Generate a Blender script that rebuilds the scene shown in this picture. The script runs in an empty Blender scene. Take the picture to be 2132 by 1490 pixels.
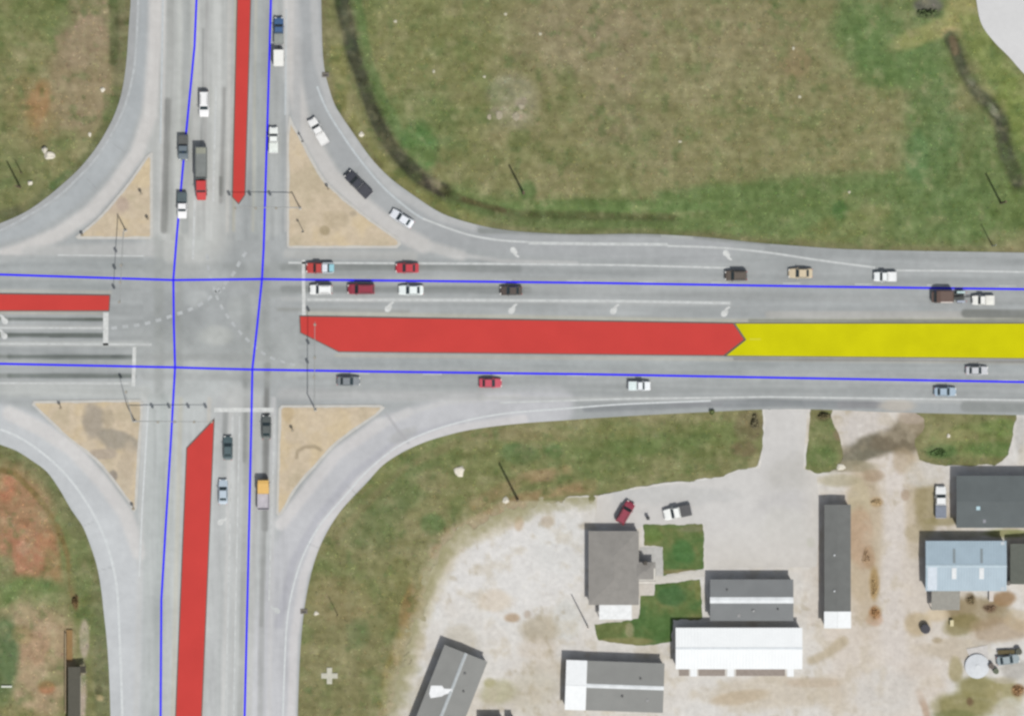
import bpy, bmesh, math, random
import numpy as np
from mathutils import Vector, Matrix

random.seed(7)
S = 0.09                                   # metres per photograph pixel
CX, CY = 1066.0, 745.0
SUN_EL, SUN_AZ = math.radians(57), math.radians(153)
EXPO = 0.35
K = (1.97, 1.95, 1.93)                     # display brightness of a white horizontal surface under this sun and sky

sc = bpy.context.scene
col = sc.collection

def P(px, py, z=0.0):
    return Vector(((px - CX) * S, (CY - py) * S, z))

def lin(c):
    c = c / 255.0
    return c / 12.92 if c <= 0.04045 else ((c + 0.055) / 1.055) ** 2.4

def alb(r, g, b):
    return tuple(min(0.85, max(0.004, lin(v) / k)) for v, k in zip((r, g, b), K))

def alb_np(C):
    c = np.clip(C, 0, 255) / 255.0
    l = np.where(c <= 0.04045, c / 12.92, ((c + 0.055) / 1.055) ** 2.4)
    return np.clip(l / np.array(K), 0.012, 0.85)

# ------------------------------------------------------------------ noise and fields (numpy)
def vnoise(X, Y, scale, seed):
    rng = np.random.RandomState(seed)
    T = rng.rand(256, 256)
    x = X / scale + 1000.37 * (seed % 7); y = Y / scale + 531.7
    xi = np.floor(x).astype(np.int64); yi = np.floor(y).astype(np.int64)
    fx = x - xi; fy = y - yi
    fx = fx * fx * (3 - 2 * fx); fy = fy * fy * (3 - 2 * fy)
    a = T[xi & 255, yi & 255]; b = T[(xi + 1) & 255, yi & 255]
    c = T[xi & 255, (yi + 1) & 255]; d = T[(xi + 1) & 255, (yi + 1) & 255]
    return (a * (1 - fx) + b * fx) * (1 - fy) + (c * (1 - fx) + d * fx) * fy

def fbm(X, Y, scale, octaves, seed):
    v = 0; amp = 1; tot = 0
    for o in range(octaves):
        v = v + amp * vnoise(X, Y, scale / 2 ** o, seed + 17 * o); tot += amp; amp *= 0.55
    return v / tot

def sstep(a, b, x):
    t = np.clip((x - a) / (b - a), 0, 1)
    return t * t * (3 - 2 * t)

def polysdf(X, Y, poly):
    d2 = np.full(X.shape, 1e18); inside = np.zeros(X.shape, bool)
    n = len(poly)
    for i in range(n):
        ax, ay = poly[i]; bx, by = poly[(i + 1) % n]
        ex, ey = bx - ax, by - ay
        L2 = ex * ex + ey * ey
        if L2 < 1e-9: continue
        t = np.clip(((X - ax) * ex + (Y - ay) * ey) / L2, 0, 1)
        d2 = np.minimum(d2, (X - ax - t * ex) ** 2 + (Y - ay - t * ey) ** 2)
        if ay != by:
            c = ((ay > Y) != (by > Y))
            inside ^= c & (X < (bx - ax) * (Y - ay) / (by - ay) + ax)
    d = np.sqrt(d2)
    return np.where(inside, d, -d)

def linedist(X, Y, pts):
    d2 = np.full(X.shape, 1e18)
    for i in range(len(pts) - 1):
        ax, ay = pts[i]; bx, by = pts[i + 1]
        ex, ey = bx - ax, by - ay
        t = np.clip(((X - ax) * ex + (Y - ay) * ey) / (ex * ex + ey * ey + 1e-9), 0, 1)
        d2 = np.minimum(d2, (X - ax - t * ex) ** 2 + (Y - ay - t * ey) ** 2)
    return np.sqrt(d2)

def smooth(pts, n=4, closed=False):
    out = []
    m = len(pts)
    rng = range(m) if closed else range(m - 1)
    for i in rng:
        g = lambda k: pts[k % m] if closed else pts[max(0, min(m - 1, k))]
        p0, p1, p2, p3 = g(i - 1), g(i), g(i + 1), g(i + 2)
        for k in range(n):
            t = k / n
            out.append(tuple(0.5 * (2 * p1[a] + (p2[a] - p0[a]) * t + (2 * p0[a] - 5 * p1[a] + 4 * p2[a] - p3[a]) * t * t
                             + (3 * p1[a] - p0[a] - 3 * p2[a] + p3[a]) * t ** 3) for a in (0, 1)))
    if not closed: out.append(tuple(pts[-1]))
    return out

def paint(C, m, rgb, a=1.0):
    C += (np.array(rgb, float) - C) * (np.clip(m, 0, 1) * a)[..., None]

def blob(C, X, Y, W, x, y, rx, ry, rgb, a=1.0, rot=0, soft=.55, rag=.7):
    c, s = math.cos(math.radians(rot)), math.sin(math.radians(rot))
    dx, dy = X - x, Y - y
    d = np.sqrt(((dx * c + dy * s) / rx) ** 2 + ((-dx * s + dy * c) / ry) ** 2) + rag * (W - .5)
    paint(C, sstep(1 + soft / 2, 1 - soft / 2, d), rgb, a)

def stroke(C, X, Y, W, pts, w, rgb, a=1.0, soft=None, rag=0.0):
    xs = [p[0] for p in pts]; ys = [p[1] for p in pts]
    soft = w if soft is None else soft
    m = w + soft + abs(rag) + 5
    sel = (X > min(xs) - m) & (X < max(xs) + m) & (Y > min(ys) - m) & (Y < max(ys) + m)
    if not sel.any(): return
    d = linedist(X[sel], Y[sel], pts) + rag * (W[sel] - .5)
    sub = C[sel]
    paint(sub, sstep(w + soft / 2, max(w - soft / 2, 0), d), rgb, a)
    C[sel] = sub

# ------------------------------------------------------------------ outlines in photograph pixels
NW_EDGE = smooth([(272, -40), (272, 4), (268, 60), (263, 130), (254, 190), (240, 235), (222, 272), (200, 308), (168, 348), (132, 382),
                  (92, 415), (50, 443), (0, 465), (-60, 487), (-200, 512)])
SW_EDGE = smooth([(-200, 878), (-60, 903), (0, 925), (34, 938), (66, 958), (98, 982), (125, 1020), (148, 1060), (172, 1095), (188, 1135),
                  (201, 1175), (210, 1222), (216, 1275), (222, 1330), (227, 1400), (230, 1490), (231, 1560)])
SE_EDGE = smooth([(620, 1560), (620, 1490), (623, 1400), (627, 1330), (634, 1265), (645, 1205), (661, 1150), (682, 1105), (707, 1066), (735, 1034),
                  (765, 1003), (797, 968), (840, 940), (887, 919), (930, 906), (971, 896), (1030, 887), (1098, 880), (1170, 875), (1240, 870),
                  (1340, 864), (1480, 857), (1590, 852), (1700, 852), (1860, 858), (2132, 864), (2300, 866)])
NE_EDGE = smooth([(2300, 530), (2132, 526), (1950, 523), (1768, 519), (1660, 512), (1573, 505), (1468, 494), (1340, 487), (1198, 488), (1094, 483),
                  (1040, 477), (1006, 471), (954, 457), (912, 440), (863, 408), (814, 372), (773, 330), (738, 281), (712, 243), (696, 216),
                  (683, 176), (675, 140), (671, 90), (669, 4), (668, -40)])
ROAD = ([(272, -4000)] + NW_EDGE + [(-4000, 525), (-4000, 872)] + SW_EDGE + [(231, 5000), (620, 5000)] + SE_EDGE + [(6000, 868), (6000, 534)]
        + NE_EDGE + [(668, -4000)])
# the wide sheet is clipped to the modelled block of land
ISL = {
 'NW': smooth([(318, 316), (305, 325), (290, 347), (268, 378), (242, 410), (212, 445), (185, 470)], 3) + [(157, 493), (162, 498), (312, 498), (318, 492)],
 'NE': [(597, 513), (597, 280), (603, 240)] + smooth([(613, 262), (630, 292), (650, 330), (672, 368), (700, 398), (741, 432), (783, 464), (829, 495)], 3) + [(836, 508), (826, 517), (602, 517)],
 'SW': [(66, 842), (70, 834), (292, 831), (298, 838), (285, 1058), (279, 1066)] + smooth([(268, 1046), (238, 1006), (198, 958), (144, 916), (105, 880)], 3),
 'SE': [(580, 850), (586, 843), (792, 842), (802, 848)] + smooth([(786, 864), (736, 898), (694, 931), (656, 973), (619, 1015), (588, 1068)], 3) + [(580, 1074), (575, 1068)],
}
MED = {
 'north': [(493.5, -60), (523.5, -60), (523, 4), (511, 406), (497, 426), (483, 411), (493, 4)],
 'west': [(-80, 609.5), (0, 610.5), (230, 613.5), (228, 648), (-80, 648)],
 'east': [(623, 657), (1527, 672), (1551, 707), (1507, 741), (705, 733), (625, 693)],
 'south': [(447, 870), (421, 1487), (418, 1560), (362, 1560), (365, 1487), (388, 932)],
 'yellow': [(1527.8, 672), (2132, 672), (2230, 672), (2230, 748), (2132, 747), (1508, 741.5), (1551.6, 707)],
}
YARD = (smooth([(1085, 1056), (1110, 1046), (1160, 1038), (1240, 1029)], 2) + [(1350, 1011), (1505, 992), (1540, 976), (1578, 972), (1586, 930), (1589, 880), (1586, 850),
        (1688, 850), (1682, 900), (1676, 975), (1700, 984), (1745, 979), (1757, 950), (1747, 910), (1728, 868), (1735, 850), (1896, 853),
        (1922, 868), (1926, 888), (1906, 915), (1914, 955), (1960, 968), (2070, 970), (2100, 945), (2114, 880), (2120, 855), (2400, 858), (2400, 1700), (780, 1700)]
        + smooth([(800, 1560), (812, 1490), (824, 1440), (840, 1390), (850, 1330), (872, 1285), (884, 1240), (890, 1195), (915, 1150), (950, 1115), (1005, 1085), (1085, 1056)], 3))
DRIVE = [(1243, 1031), (1350, 1013), (1505, 994), (1541, 978), (1582, 974), (1590, 930), (1594, 880), (1592, 853), (1682, 853), (1678, 900), (1672, 976), (1698, 990),
         (1708, 1060), (1700, 1180), (1470, 1184), (1466, 1090), (1345, 1090), (1330, 1100), (1240, 1096)]
LAWN_A = [(1341, 1092), (1464, 1090), (1465, 1184), (1436, 1187), (1382, 1197), (1380, 1138), (1340, 1136)]
LAWN_B = [(1364, 1216), (1410, 1212), (1458, 1204), (1462, 1288), (1402, 1290), (1398, 1334), (1350, 1344), (1300, 1340), (1246, 1332), (1238, 1300), (1330, 1288), (1334, 1240), (1362, 1238)]
PAD_NE = smooth([(2028, -40), (2034, 10), (2044, 52), (2070, 88), (2100, 118), (2136, 158), (2200, 215)]) + [(2400, 260), (2400, -60), (2100, -60)]
DITCH = smooth([(705, -60), (712, 4), (720, 40), (733, 105), (748, 150), (762, 195), (785, 255), (812, 302), (845, 340), (880, 370), (922, 395)])
DITCH2 = smooth([(922, 395), (955, 412), (1000, 425), (1050, 440), (1120, 446), (1250, 449), (1400, 452)])
DITCH3 = smooth([(1978, 78), (1992, 110), (2008, 150), (2032, 190), (2060, 215), (2082, 250), (2090, 300), (2105, 345), (2120, 378)])
DITCH4 = smooth([(232, -40), (236, 10), (237, 60), (236, 128)])

# ------------------------------------------------------------------ colours of the surfaces (display values, turned into albedo)
def ground_colour(X, Y):
    W = fbm(X, Y, 60, 4, 11)
    C = np.zeros(X.shape + (3,)); C[:] = (121, 122, 84)
    n1 = fbm(X, Y, 130, 4, 3); n2 = fbm(X, Y, 45, 4, 5); n3 = fbm(X, Y, 20, 3, 8)
    paint(C, sstep(.48, .72, n1), (132, 129, 95), .5)
    paint(C, sstep(.5, .25, n1), (110, 120, 76), .8)
    def B(*a, **k): blob(C, X, Y, W, *a, **k)
    def T(*a, **k): stroke(C, X, Y, W, *a, **k)
    # north-west field
    B(175, 130, 75, 150, (146, 131, 107), .75, rot=10); B(170, 60, 60, 80, (142, 128, 106), .6)
    B(75, 225, 24, 55, (160, 124, 86), .8, rot=15); B(60, 235, 55, 75, (146, 124, 92), .5)
    B(20, 330, 60, 120, (106, 116, 74), .5); B(90, 20, 60, 50, (105, 116, 72), .6)
    T([(10, 462), (60, 436), (110, 400), (150, 362), (190, 318), (225, 265), (248, 200)], 14, (96, 103, 70), .75, rag=12)
    T([(110, 388), (140, 362)], 8, (82, 106, 64), .6)
    T([(245, 200), (255, 60), (258, 0)], 12, (108, 106, 80), .7)
    T(DITCH4, 10, (84, 90, 60), .85, rag=6)
    T([(-150, 470), (0, 448), (40, 438)], 10, (80, 84, 62), .6, rag=6)
    # north-east field
    B(1370, 100, 300, 120, (137, 128, 102), .5, soft=1.0); B(1200, 60, 150, 70, (138, 128, 104), .45, soft=.9); B(1560, 140, 180, 110, (134, 129, 96), .4, soft=1.0); B(1280, 220, 50, 90, (142, 130, 108), .4, soft=.9)
    B(1500, 300, 330, 90, (128, 127, 90), .4, soft=1.1); B(1180, 330, 110, 90, (124, 122, 86), .4, soft=.9); B(1330, 290, 80, 60, (134, 126, 102), .3, soft=.9)
    B(880, 170, 150, 190, (116, 121, 78), .7); B(830, 60, 60, 60, (120, 122, 82), .5)
    B(890, 250, 70, 90, (100, 116, 72), .5); B(875, 310, 40, 55, (80, 118, 66), .7)
    B(1070, 205, 55, 60, (142, 140, 116), .6); B(1040, 235, 26, 14, (148, 142, 120), .7); B(1082, 240, 16, 9, (164, 154, 134), .7); B(1085, 215, 14, 14, (146, 138, 122), .7)
    B(1060, 185, 40, 26, (138, 140, 112), .6)
    B(1080, 290, 24, 18, (96, 108, 64), .6); B(1060, 320, 260, 22, (110, 116, 74), .4)
    T([(960, 430), (1100, 452), (1250, 458), (1420, 455)], 40, (94, 112, 68), .7, rag=30)
    T([(1390, 420), (1550, 400), (1700, 385), (1850, 375)], 22, (86, 110, 64), .75, rag=25)
    B(1500, 450, 300, 40, (101, 119, 73), .7, soft=.8); B(1800, 440, 380, 75, (98, 118, 71), .75, soft=.8); B(2020, 380, 160, 150, (96, 118, 71), .75, soft=.8)
    B(1940, 240, 60, 200, (94, 118, 74), .75, soft=.8); B(1850, 90, 120, 90, (92, 117, 70), .75, soft=.8); B(1790, 60, 60, 80, (92, 118, 70), .6); B(1880, 150, 110, 40, (96, 120, 72), .7)
    B(1740, 320, 140, 50, (128, 126, 90), .5, soft=1.0); B(1700, 220, 130, 60, (125, 124, 88), .45, soft=1.0)
    B(1930, 70, 85, 22, (146, 146, 94), .75, rot=-18); B(2010, 30, 40, 36, (150, 148, 98), .7); B(1980, 70, 26, 14, (168, 150, 112), .7)
    T([(2030, 60), (2050, 110), (2085, 170), (2132, 260), (2200, 330)], 30, (112, 127, 70), .75, rag=20); B(2110, 220, 40, 80, (116, 130, 72), .6)
    B(2130, 420, 60, 60, (96, 112, 64), .6); B(1760, 470, 90, 28, (120, 124, 80), .6, rot=-18)
    B(1100, 395, 22, 26, (76, 112, 62), .5); B(1240, 430, 260, 14, (90, 114, 66), .6); B(1750, 440, 18, 22, (74, 108, 60), .6)
    B(1660, 130, 30, 30, (142, 126, 96), .5); B(1910, 320, 22, 60, (96, 128, 82), .5)
    # dark kerb verge of the north-east curve
    T(NE_EDGE, 11, (112, 108, 80), .55, soft=12, rag=8)
    T([(705, 110), (712, 200), (745, 285), (800, 345), (860, 400), (930, 440), (1000, 460)], 15, (122, 124, 76), .6, rag=14)
    T([(700, 220), (725, 265), (790, 345)], 6, (98, 96, 66), .5)
    T([(740, 4), (752, 90), (790, 205), (840, 300)], 14, (84, 112, 66), .6, rag=14)
    T(DITCH, 17, (92, 98, 68), .7, soft=18, rag=8)
    T(DITCH, 13, (66, 69, 53), .95, soft=9, rag=7)
    T([(712, -20), (716, 20), (724, 60), (735, 100)], 9, (66, 74, 58), .7)
    B(905, 388, 28, 13, (72, 68, 58), .85, rot=28); B(870, 368, 22, 11, (74, 72, 60), .7, rot=35)
    T(DITCH2, 8, (82, 86, 55), .7, rag=8); T([(965, 415), (1010, 428), (1050, 438)], 5, (84, 76, 52), .7)
    T(DITCH3, 16, (92, 98, 66), .8, rag=12); T(DITCH3, 12, (74, 79, 61), .9, rag=8)
    T([(2075, 235), (2092, 290), (2098, 320)], 5, (74, 76, 62), .8); T([(1984, 80), (1990, 108)], 8, (112, 96, 74), .7); B(2022, 168, 14, 9, (134, 134, 118), .7, rot=40)
    B(2096, 322, 14, 20, (76, 84, 62), .6); B(2068, 228, 8, 18, (142, 144, 126), .7, rot=-35)
    T([(2030, 250), (2012, 320), (1985, 380)], 14, (96, 106, 66), .5, rag=10)
    B(1930, 12, 28, 16, (100, 100, 92), .9); B(1928, 30, 26, 8, (70, 80, 54), .8)
    # south-west verge
    T(SW_EDGE, 26, (108, 112, 78), .8, soft=30, rag=10)
    B(40, 1080, 70, 120, (160, 124, 97), .85, rot=-25); B(70, 1150, 52, 58, (166, 120, 95), .7, rot=-20); B(105, 1150, 20, 60, (160, 126, 92), .5, rot=-15); B(48, 1140, 12, 14, (196, 150, 130), .5)
    B(15, 1020, 22, 28, (168, 120, 92), .8)
    T([(-10, 975), (30, 985), (80, 1035), (120, 1095), (142, 1160), (152, 1240)], 6, (118, 104, 66), .85, rag=5); B(157, 1252, 6, 16, (102, 82, 56), .8)
    B(60, 1240, 65, 40, (100, 120, 72), .85); B(170, 1180, 26, 60, (104, 116, 74), .7); B(10, 1180, 20, 22, (112, 122, 82), .6)
    B(80, 1380, 75, 130, (168, 148, 122), .85); B(70, 1345, 35, 40, (162, 136, 110), .6); B(98, 1430, 18, 14, (158, 112, 82), .8); B(30, 1290, 40, 30, (150, 138, 108), .6)
    B(8, 1370, 30, 80, (84, 108, 70), .85); B(0, 1440, 20, 40, (104, 114, 78), .6); B(20, 1500, 80, 30, (132, 126, 86), .6); B(210, 1380, 16, 120, (106, 110, 80), .7); B(45, 1320, 20, 18, (140, 130, 90), .5)
    B(176, 1330, 10, 40, (178, 166, 152), .9, rag=.3); B(172, 1440, 8, 60, (182, 170, 158), .9, rag=.3); B(206, 1436, 8, 10, (86, 86, 60), .8); B(208, 1452, 8, 6, (178, 160, 122), .7)
    # south-east verge
    B(1350, 920, 250, 42, (106, 116, 72), .7); B(1150, 970, 190, 45, (104, 116, 72), .6); B(1000, 960, 60, 30, (112, 118, 76), .6); B(850, 1010, 75, 40, (88, 108, 68), .75, rot=-45)
    B(780, 1080, 75, 55, (100, 114, 74), .6, rot=-50); B(1080, 945, 40, 22, (80, 108, 66), .7); B(1150, 940, 20, 14, (80, 108, 64), .6); B(900, 1090, 26, 22, (86, 110, 66), .7)
    B(1360, 925, 100, 24, (92, 112, 64), .6); B(1500, 900, 60, 22, (104, 116, 70), .7); B(1560, 890, 26, 30, (112, 104, 78), .7); B(1550, 935, 26, 16, (110, 98, 74), .7); B(1240, 960, 60, 30, (98, 114, 68), .6)
    B(700, 1400, 90, 120, (126, 123, 88), .6); B(1000, 1000, 320, 60, (118, 122, 80), .4); B(900, 1000, 30, 26, (146, 138, 106), .5); B(1290, 900, 60, 14, (128, 130, 86), .5); B(1100, 905, 120, 12, (130, 124, 90), .6); B(710, 1250, 70, 50, (132, 122, 88), .5); B(745, 1320, 24, 30, (98, 114, 76), .5); B(830, 1240, 30, 70, (112, 114, 70), .5)
    T([(1230, 1010), (1100, 1035), (1010, 1075), (940, 1110), (905, 1150)], 12, (148, 126, 94), .75, rag=14); T([(1090, 1052), (1030, 1075), (960, 1110)], 6, (134, 106, 76), .7, rag=6)
    T([(1180, 975), (1060, 1010), (990, 1050)], 12, (142, 126, 92), .6, rag=16); B(1120, 990, 40, 14, (150, 130, 100), .6)
    T([(890, 1195), (868, 1260), (840, 1320), (815, 1400), (800, 1480)], 13, (140, 128, 82), .75, rag=14); B(850, 1260, 14, 50, (142, 116, 78), .6, rot=15); B(818, 1430, 8, 60, (160, 138, 108), .5, rot=8)
    T([(700, 1120), (760, 1050), (840, 975), (960, 915), (1100, 895)], 7, (122, 118, 84), .6, rag=8)
    B(1720, 910, 34, 48, (112, 122, 80), .8); B(1716, 950, 32, 22, (98, 118, 70), .7); B(1715, 868, 16, 9, (88, 82, 58), .8); B(1745, 905, 10, 14, (128, 110, 90), .7)
    B(2020, 920, 90, 34, (110, 122, 74), .8); B(1960, 940, 34, 16, (86, 112, 66), .8); B(2070, 935, 60, 14, (92, 116, 66), .7); B(2090, 890, 40, 18, (104, 124, 70), .7); B(1990, 905, 40, 12, (134, 132, 90), .6)
    # fine mottling
    paint(C, sstep(.55, .8, n2), (146, 140, 108), .35); paint(C, sstep(.45, .2, n2), (94, 112, 66), .4); n4 = fbm(X, Y, 22, 3, 77); paint(C, sstep(.6, .8, n4), (150, 146, 112), .35); paint(C, sstep(.38, .2, n4), (84, 104, 62), .4)
    C += ((n3 - .5) * 26)[..., None]
    C += ((fbm(X, Y, 11, 2, 21) - .5) * 24)[..., None] * np.array([1, .95, .8])
    # faint mowing rows
    C += ((vnoise(X * .12, Y, 6, 33) - .5) * 8)[..., None]
    C = C * np.array([1.05, 1.035, 1.03])
    # gravel scattered out of the yard into the verge
    yd = polysdf(X, Y, YARD)
    m = sstep(-34, 2, yd + (fbm(X, Y, 18, 3, 71) - .5) * 40) * ((X < 1240) & (Y > 1040))
    paint(C, m, (184, 176, 152), .65)
    return C

def yard_colour(X, Y):
    W = fbm(X, Y, 50, 4, 41)
    C = np.zeros(X.shape + (3,)); C[:] = (216, 212, 206)
    n1 = fbm(X, Y, 110, 4, 43); n2 = fbm(X, Y, 30, 4, 47)
    paint(C, sstep(.52, .8, n1), (192, 181, 163), .55); paint(C, sstep(.52, .25, n1), (217, 216, 213), .85)
    def B(*a, **k): blob(C, X, Y, W, *a, **k)
    def T(*a, **k): stroke(C, X, Y, W, *a, **k)
    B(1080, 1180, 150, 95, (220, 218, 215), .95, rot=-15); B(1170, 1130, 60, 70, (216, 215, 212), .8); B(1180, 1290, 30, 40, (206, 206, 200), .6)
    T([(1075, 1065), (960, 1120), (905, 1180), (880, 1260), (860, 1330), (840, 1400)], 22, (196, 188, 164), .7, rag=40); T([(930, 1150), (905, 1200), (890, 1240)], 10, (160, 156, 118), .6, rag=14)
    B(1066, 1285, 16, 10, (176, 150, 120), .7); B(1098, 1278, 8, 8, (172, 156, 138), .6); B(1125, 1310, 40, 28, (178, 168, 146), .7); B(1030, 1250, 40, 24, (210, 196, 176), .6)
    B(960, 1330, 40, 30, (196, 188, 172), .6); B(1040, 1440, 40, 30, (176, 172, 138), .7); B(1020, 1420, 14, 10, (154, 152, 102), .6); B(1110, 1440, 50, 50, (192, 186, 168), .5); B(1120, 1350, 40, 22, (206, 196, 182), .6)
    B(860, 1450, 40, 26, (196, 190, 172), .5); B(1140, 1085, 14, 12, (184, 170, 150), .7); B(1080, 1090, 10, 16, (190, 164, 132), .6); B(1225, 1095, 20, 8, (178, 168, 150), .6)
    T([(1246, 1032), (1247, 1082)], 5, (180, 168, 146), .6)
    # eastern dirt
    B(1850, 1200, 160, 330, (209, 199, 187), .8); B(1800, 1120, 40, 170, (188, 172, 146), .8); B(1905, 1050, 24, 120, (184, 170, 144), .6); T([(1860, 960), (1862, 1100), (1850, 1250), (1870, 1400)], 22, (212, 205, 198), .8, rag=16)
    B(1812, 930, 72, 26, (118, 112, 96), .95, rot=-16, rag=.9); B(1890, 905, 46, 36, (118, 108, 88), .95, rot=-35, rag=.9); B(1765, 962, 50, 14, (140, 134, 112), .7, rot=-20); B(1905, 880, 30, 14, (156, 144, 124), .8); B(1925, 925, 16, 34, (130, 122, 90), .8); B(1800, 945, 44, 14, (122, 118, 102), .8, rot=-20); B(1850, 915, 40, 20, (118, 108, 90), .8, rot=-20); B(1910, 885, 22, 18, (150, 138, 116), .8); B(1780, 970, 46, 12, (150, 142, 118), .7)
    B(1880, 960, 24, 26, (176, 158, 132), .6); B(1820, 990, 22, 14, (166, 146, 122), .7); B(1745, 1000, 44, 14, (176, 168, 140), .7); B(1825, 1045, 14, 10, (176, 152, 116), .8); B(1790, 1040, 22, 40, (190, 180, 150), .6)
    B(1790, 1120, 24, 60, (184, 158, 132), .75); B(1810, 1160, 12, 22, (170, 142, 112), .7); B(1885, 1030, 8, 10, (166, 146, 124), .7)
    B(1820, 1215, 10, 34, (170, 144, 100), .85); B(1822, 1275, 12, 15, (160, 118, 76), .9, rag=.4); B(1820, 1290, 16, 12, (190, 156, 128), .6)
    T([(1690, 1375), (1720, 1360), (1755, 1335)], 10, (180, 166, 138), .7, rag=10); B(1620, 1440, 160, 36, (198, 186, 166), .6); B(1540, 1450, 60, 14, (186, 168, 140), .6, rot=-8); B(1690, 1420, 50, 12, (184, 166, 144), .5)
    B(1930, 1060, 26, 60, (152, 140, 104), .8); B(1955, 1085, 34, 9, (148, 138, 100), .7); B(1905, 1110, 20, 20, (180, 168, 140), .6); B(1925, 985, 40, 26, (205, 200, 192), .8); B(1990, 1112, 60, 8, (182, 180, 162), .7)
    B(2030, 1275, 70, 34, (146, 130, 98), .85); B(2000, 1300, 40, 22, (136, 126, 84), .75, rot=-10); B(2020, 1245, 10, 12, (98, 82, 58), .8); B(2060, 1265, 14, 9, (106, 84, 66), .8); B(2090, 1245, 24, 16, (152, 122, 88), .8); B(2080, 1310, 60, 26, (170, 150, 124), .7)
    B(1950, 1280, 26, 16, (212, 196, 168), .8); B(1915, 1300, 26, 24, (184, 166, 132), .7); B(1980, 1350, 70, 22, (192, 180, 160), .7); B(1950, 1332, 14, 6, (156, 140, 110), .7)
    B(1990, 1395, 14, 24, (160, 150, 112), .8); B(2040, 1430, 46, 26, (142, 136, 92), .9); B(2010, 1470, 66, 30, (140, 134, 88), .9); B(2090, 1440, 40, 30, (158, 150, 108), .85); B(2120, 1435, 14, 13, (140, 106, 72), .9, rag=.4)
    B(2020, 1460, 8, 10, (110, 88, 66), .8); B(1990, 1490, 50, 14, (122, 124, 80), .8); B(2100, 1480, 30, 26, (196, 194, 180), .8); B(2095, 1415, 30, 8, (186, 178, 160), .7)
    T([(1912, 1440), (1925, 1470), (1932, 1500)], 7, (176, 150, 126), .7, rag=6); B(2115, 1395, 30, 20, (172, 168, 160), .7); B(1900, 1420, 60, 40, (208, 198, 186), .6); B(1840, 1440, 70, 50, (208, 205, 200), .6)
    B(2100, 1110, 50, 9, (136, 140, 92), .9, rag=.3); B(2120, 1290, 30, 20, (190, 172, 140), .5); B(2125, 905, 12, 40, (188, 186, 182), .8)
    # lighter paved throat of the second entrance
    B(1800, 875, 60, 26, (200, 194, 188), .7); B(1770, 900, 20, 30, (202, 196, 190), .6); B(1900, 868, 30, 14, (180, 166, 152), .7)
    paint(C, sstep(.54, .78, n2), (182, 171, 150), .4); n5 = fbm(X, Y, 16, 3, 51); paint(C, sstep(.6, .8, n5), (168, 156, 130), .4 * sstep(.42, .6, n1)); C += ((n2 - .5) * 16)[..., None]
    C += ((fbm(X, Y, 9, 2, 49) - .5) * 16)[..., None]
    yd = polysdf(X, Y, YARD); we = (X < 1240) & (Y > 1035)
    m = sstep(34, -6, yd + (fbm(X, Y, 22, 3, 73) - .5) * 52) * we
    paint(C, m, (150, 146, 108), .75)
    return C

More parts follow.
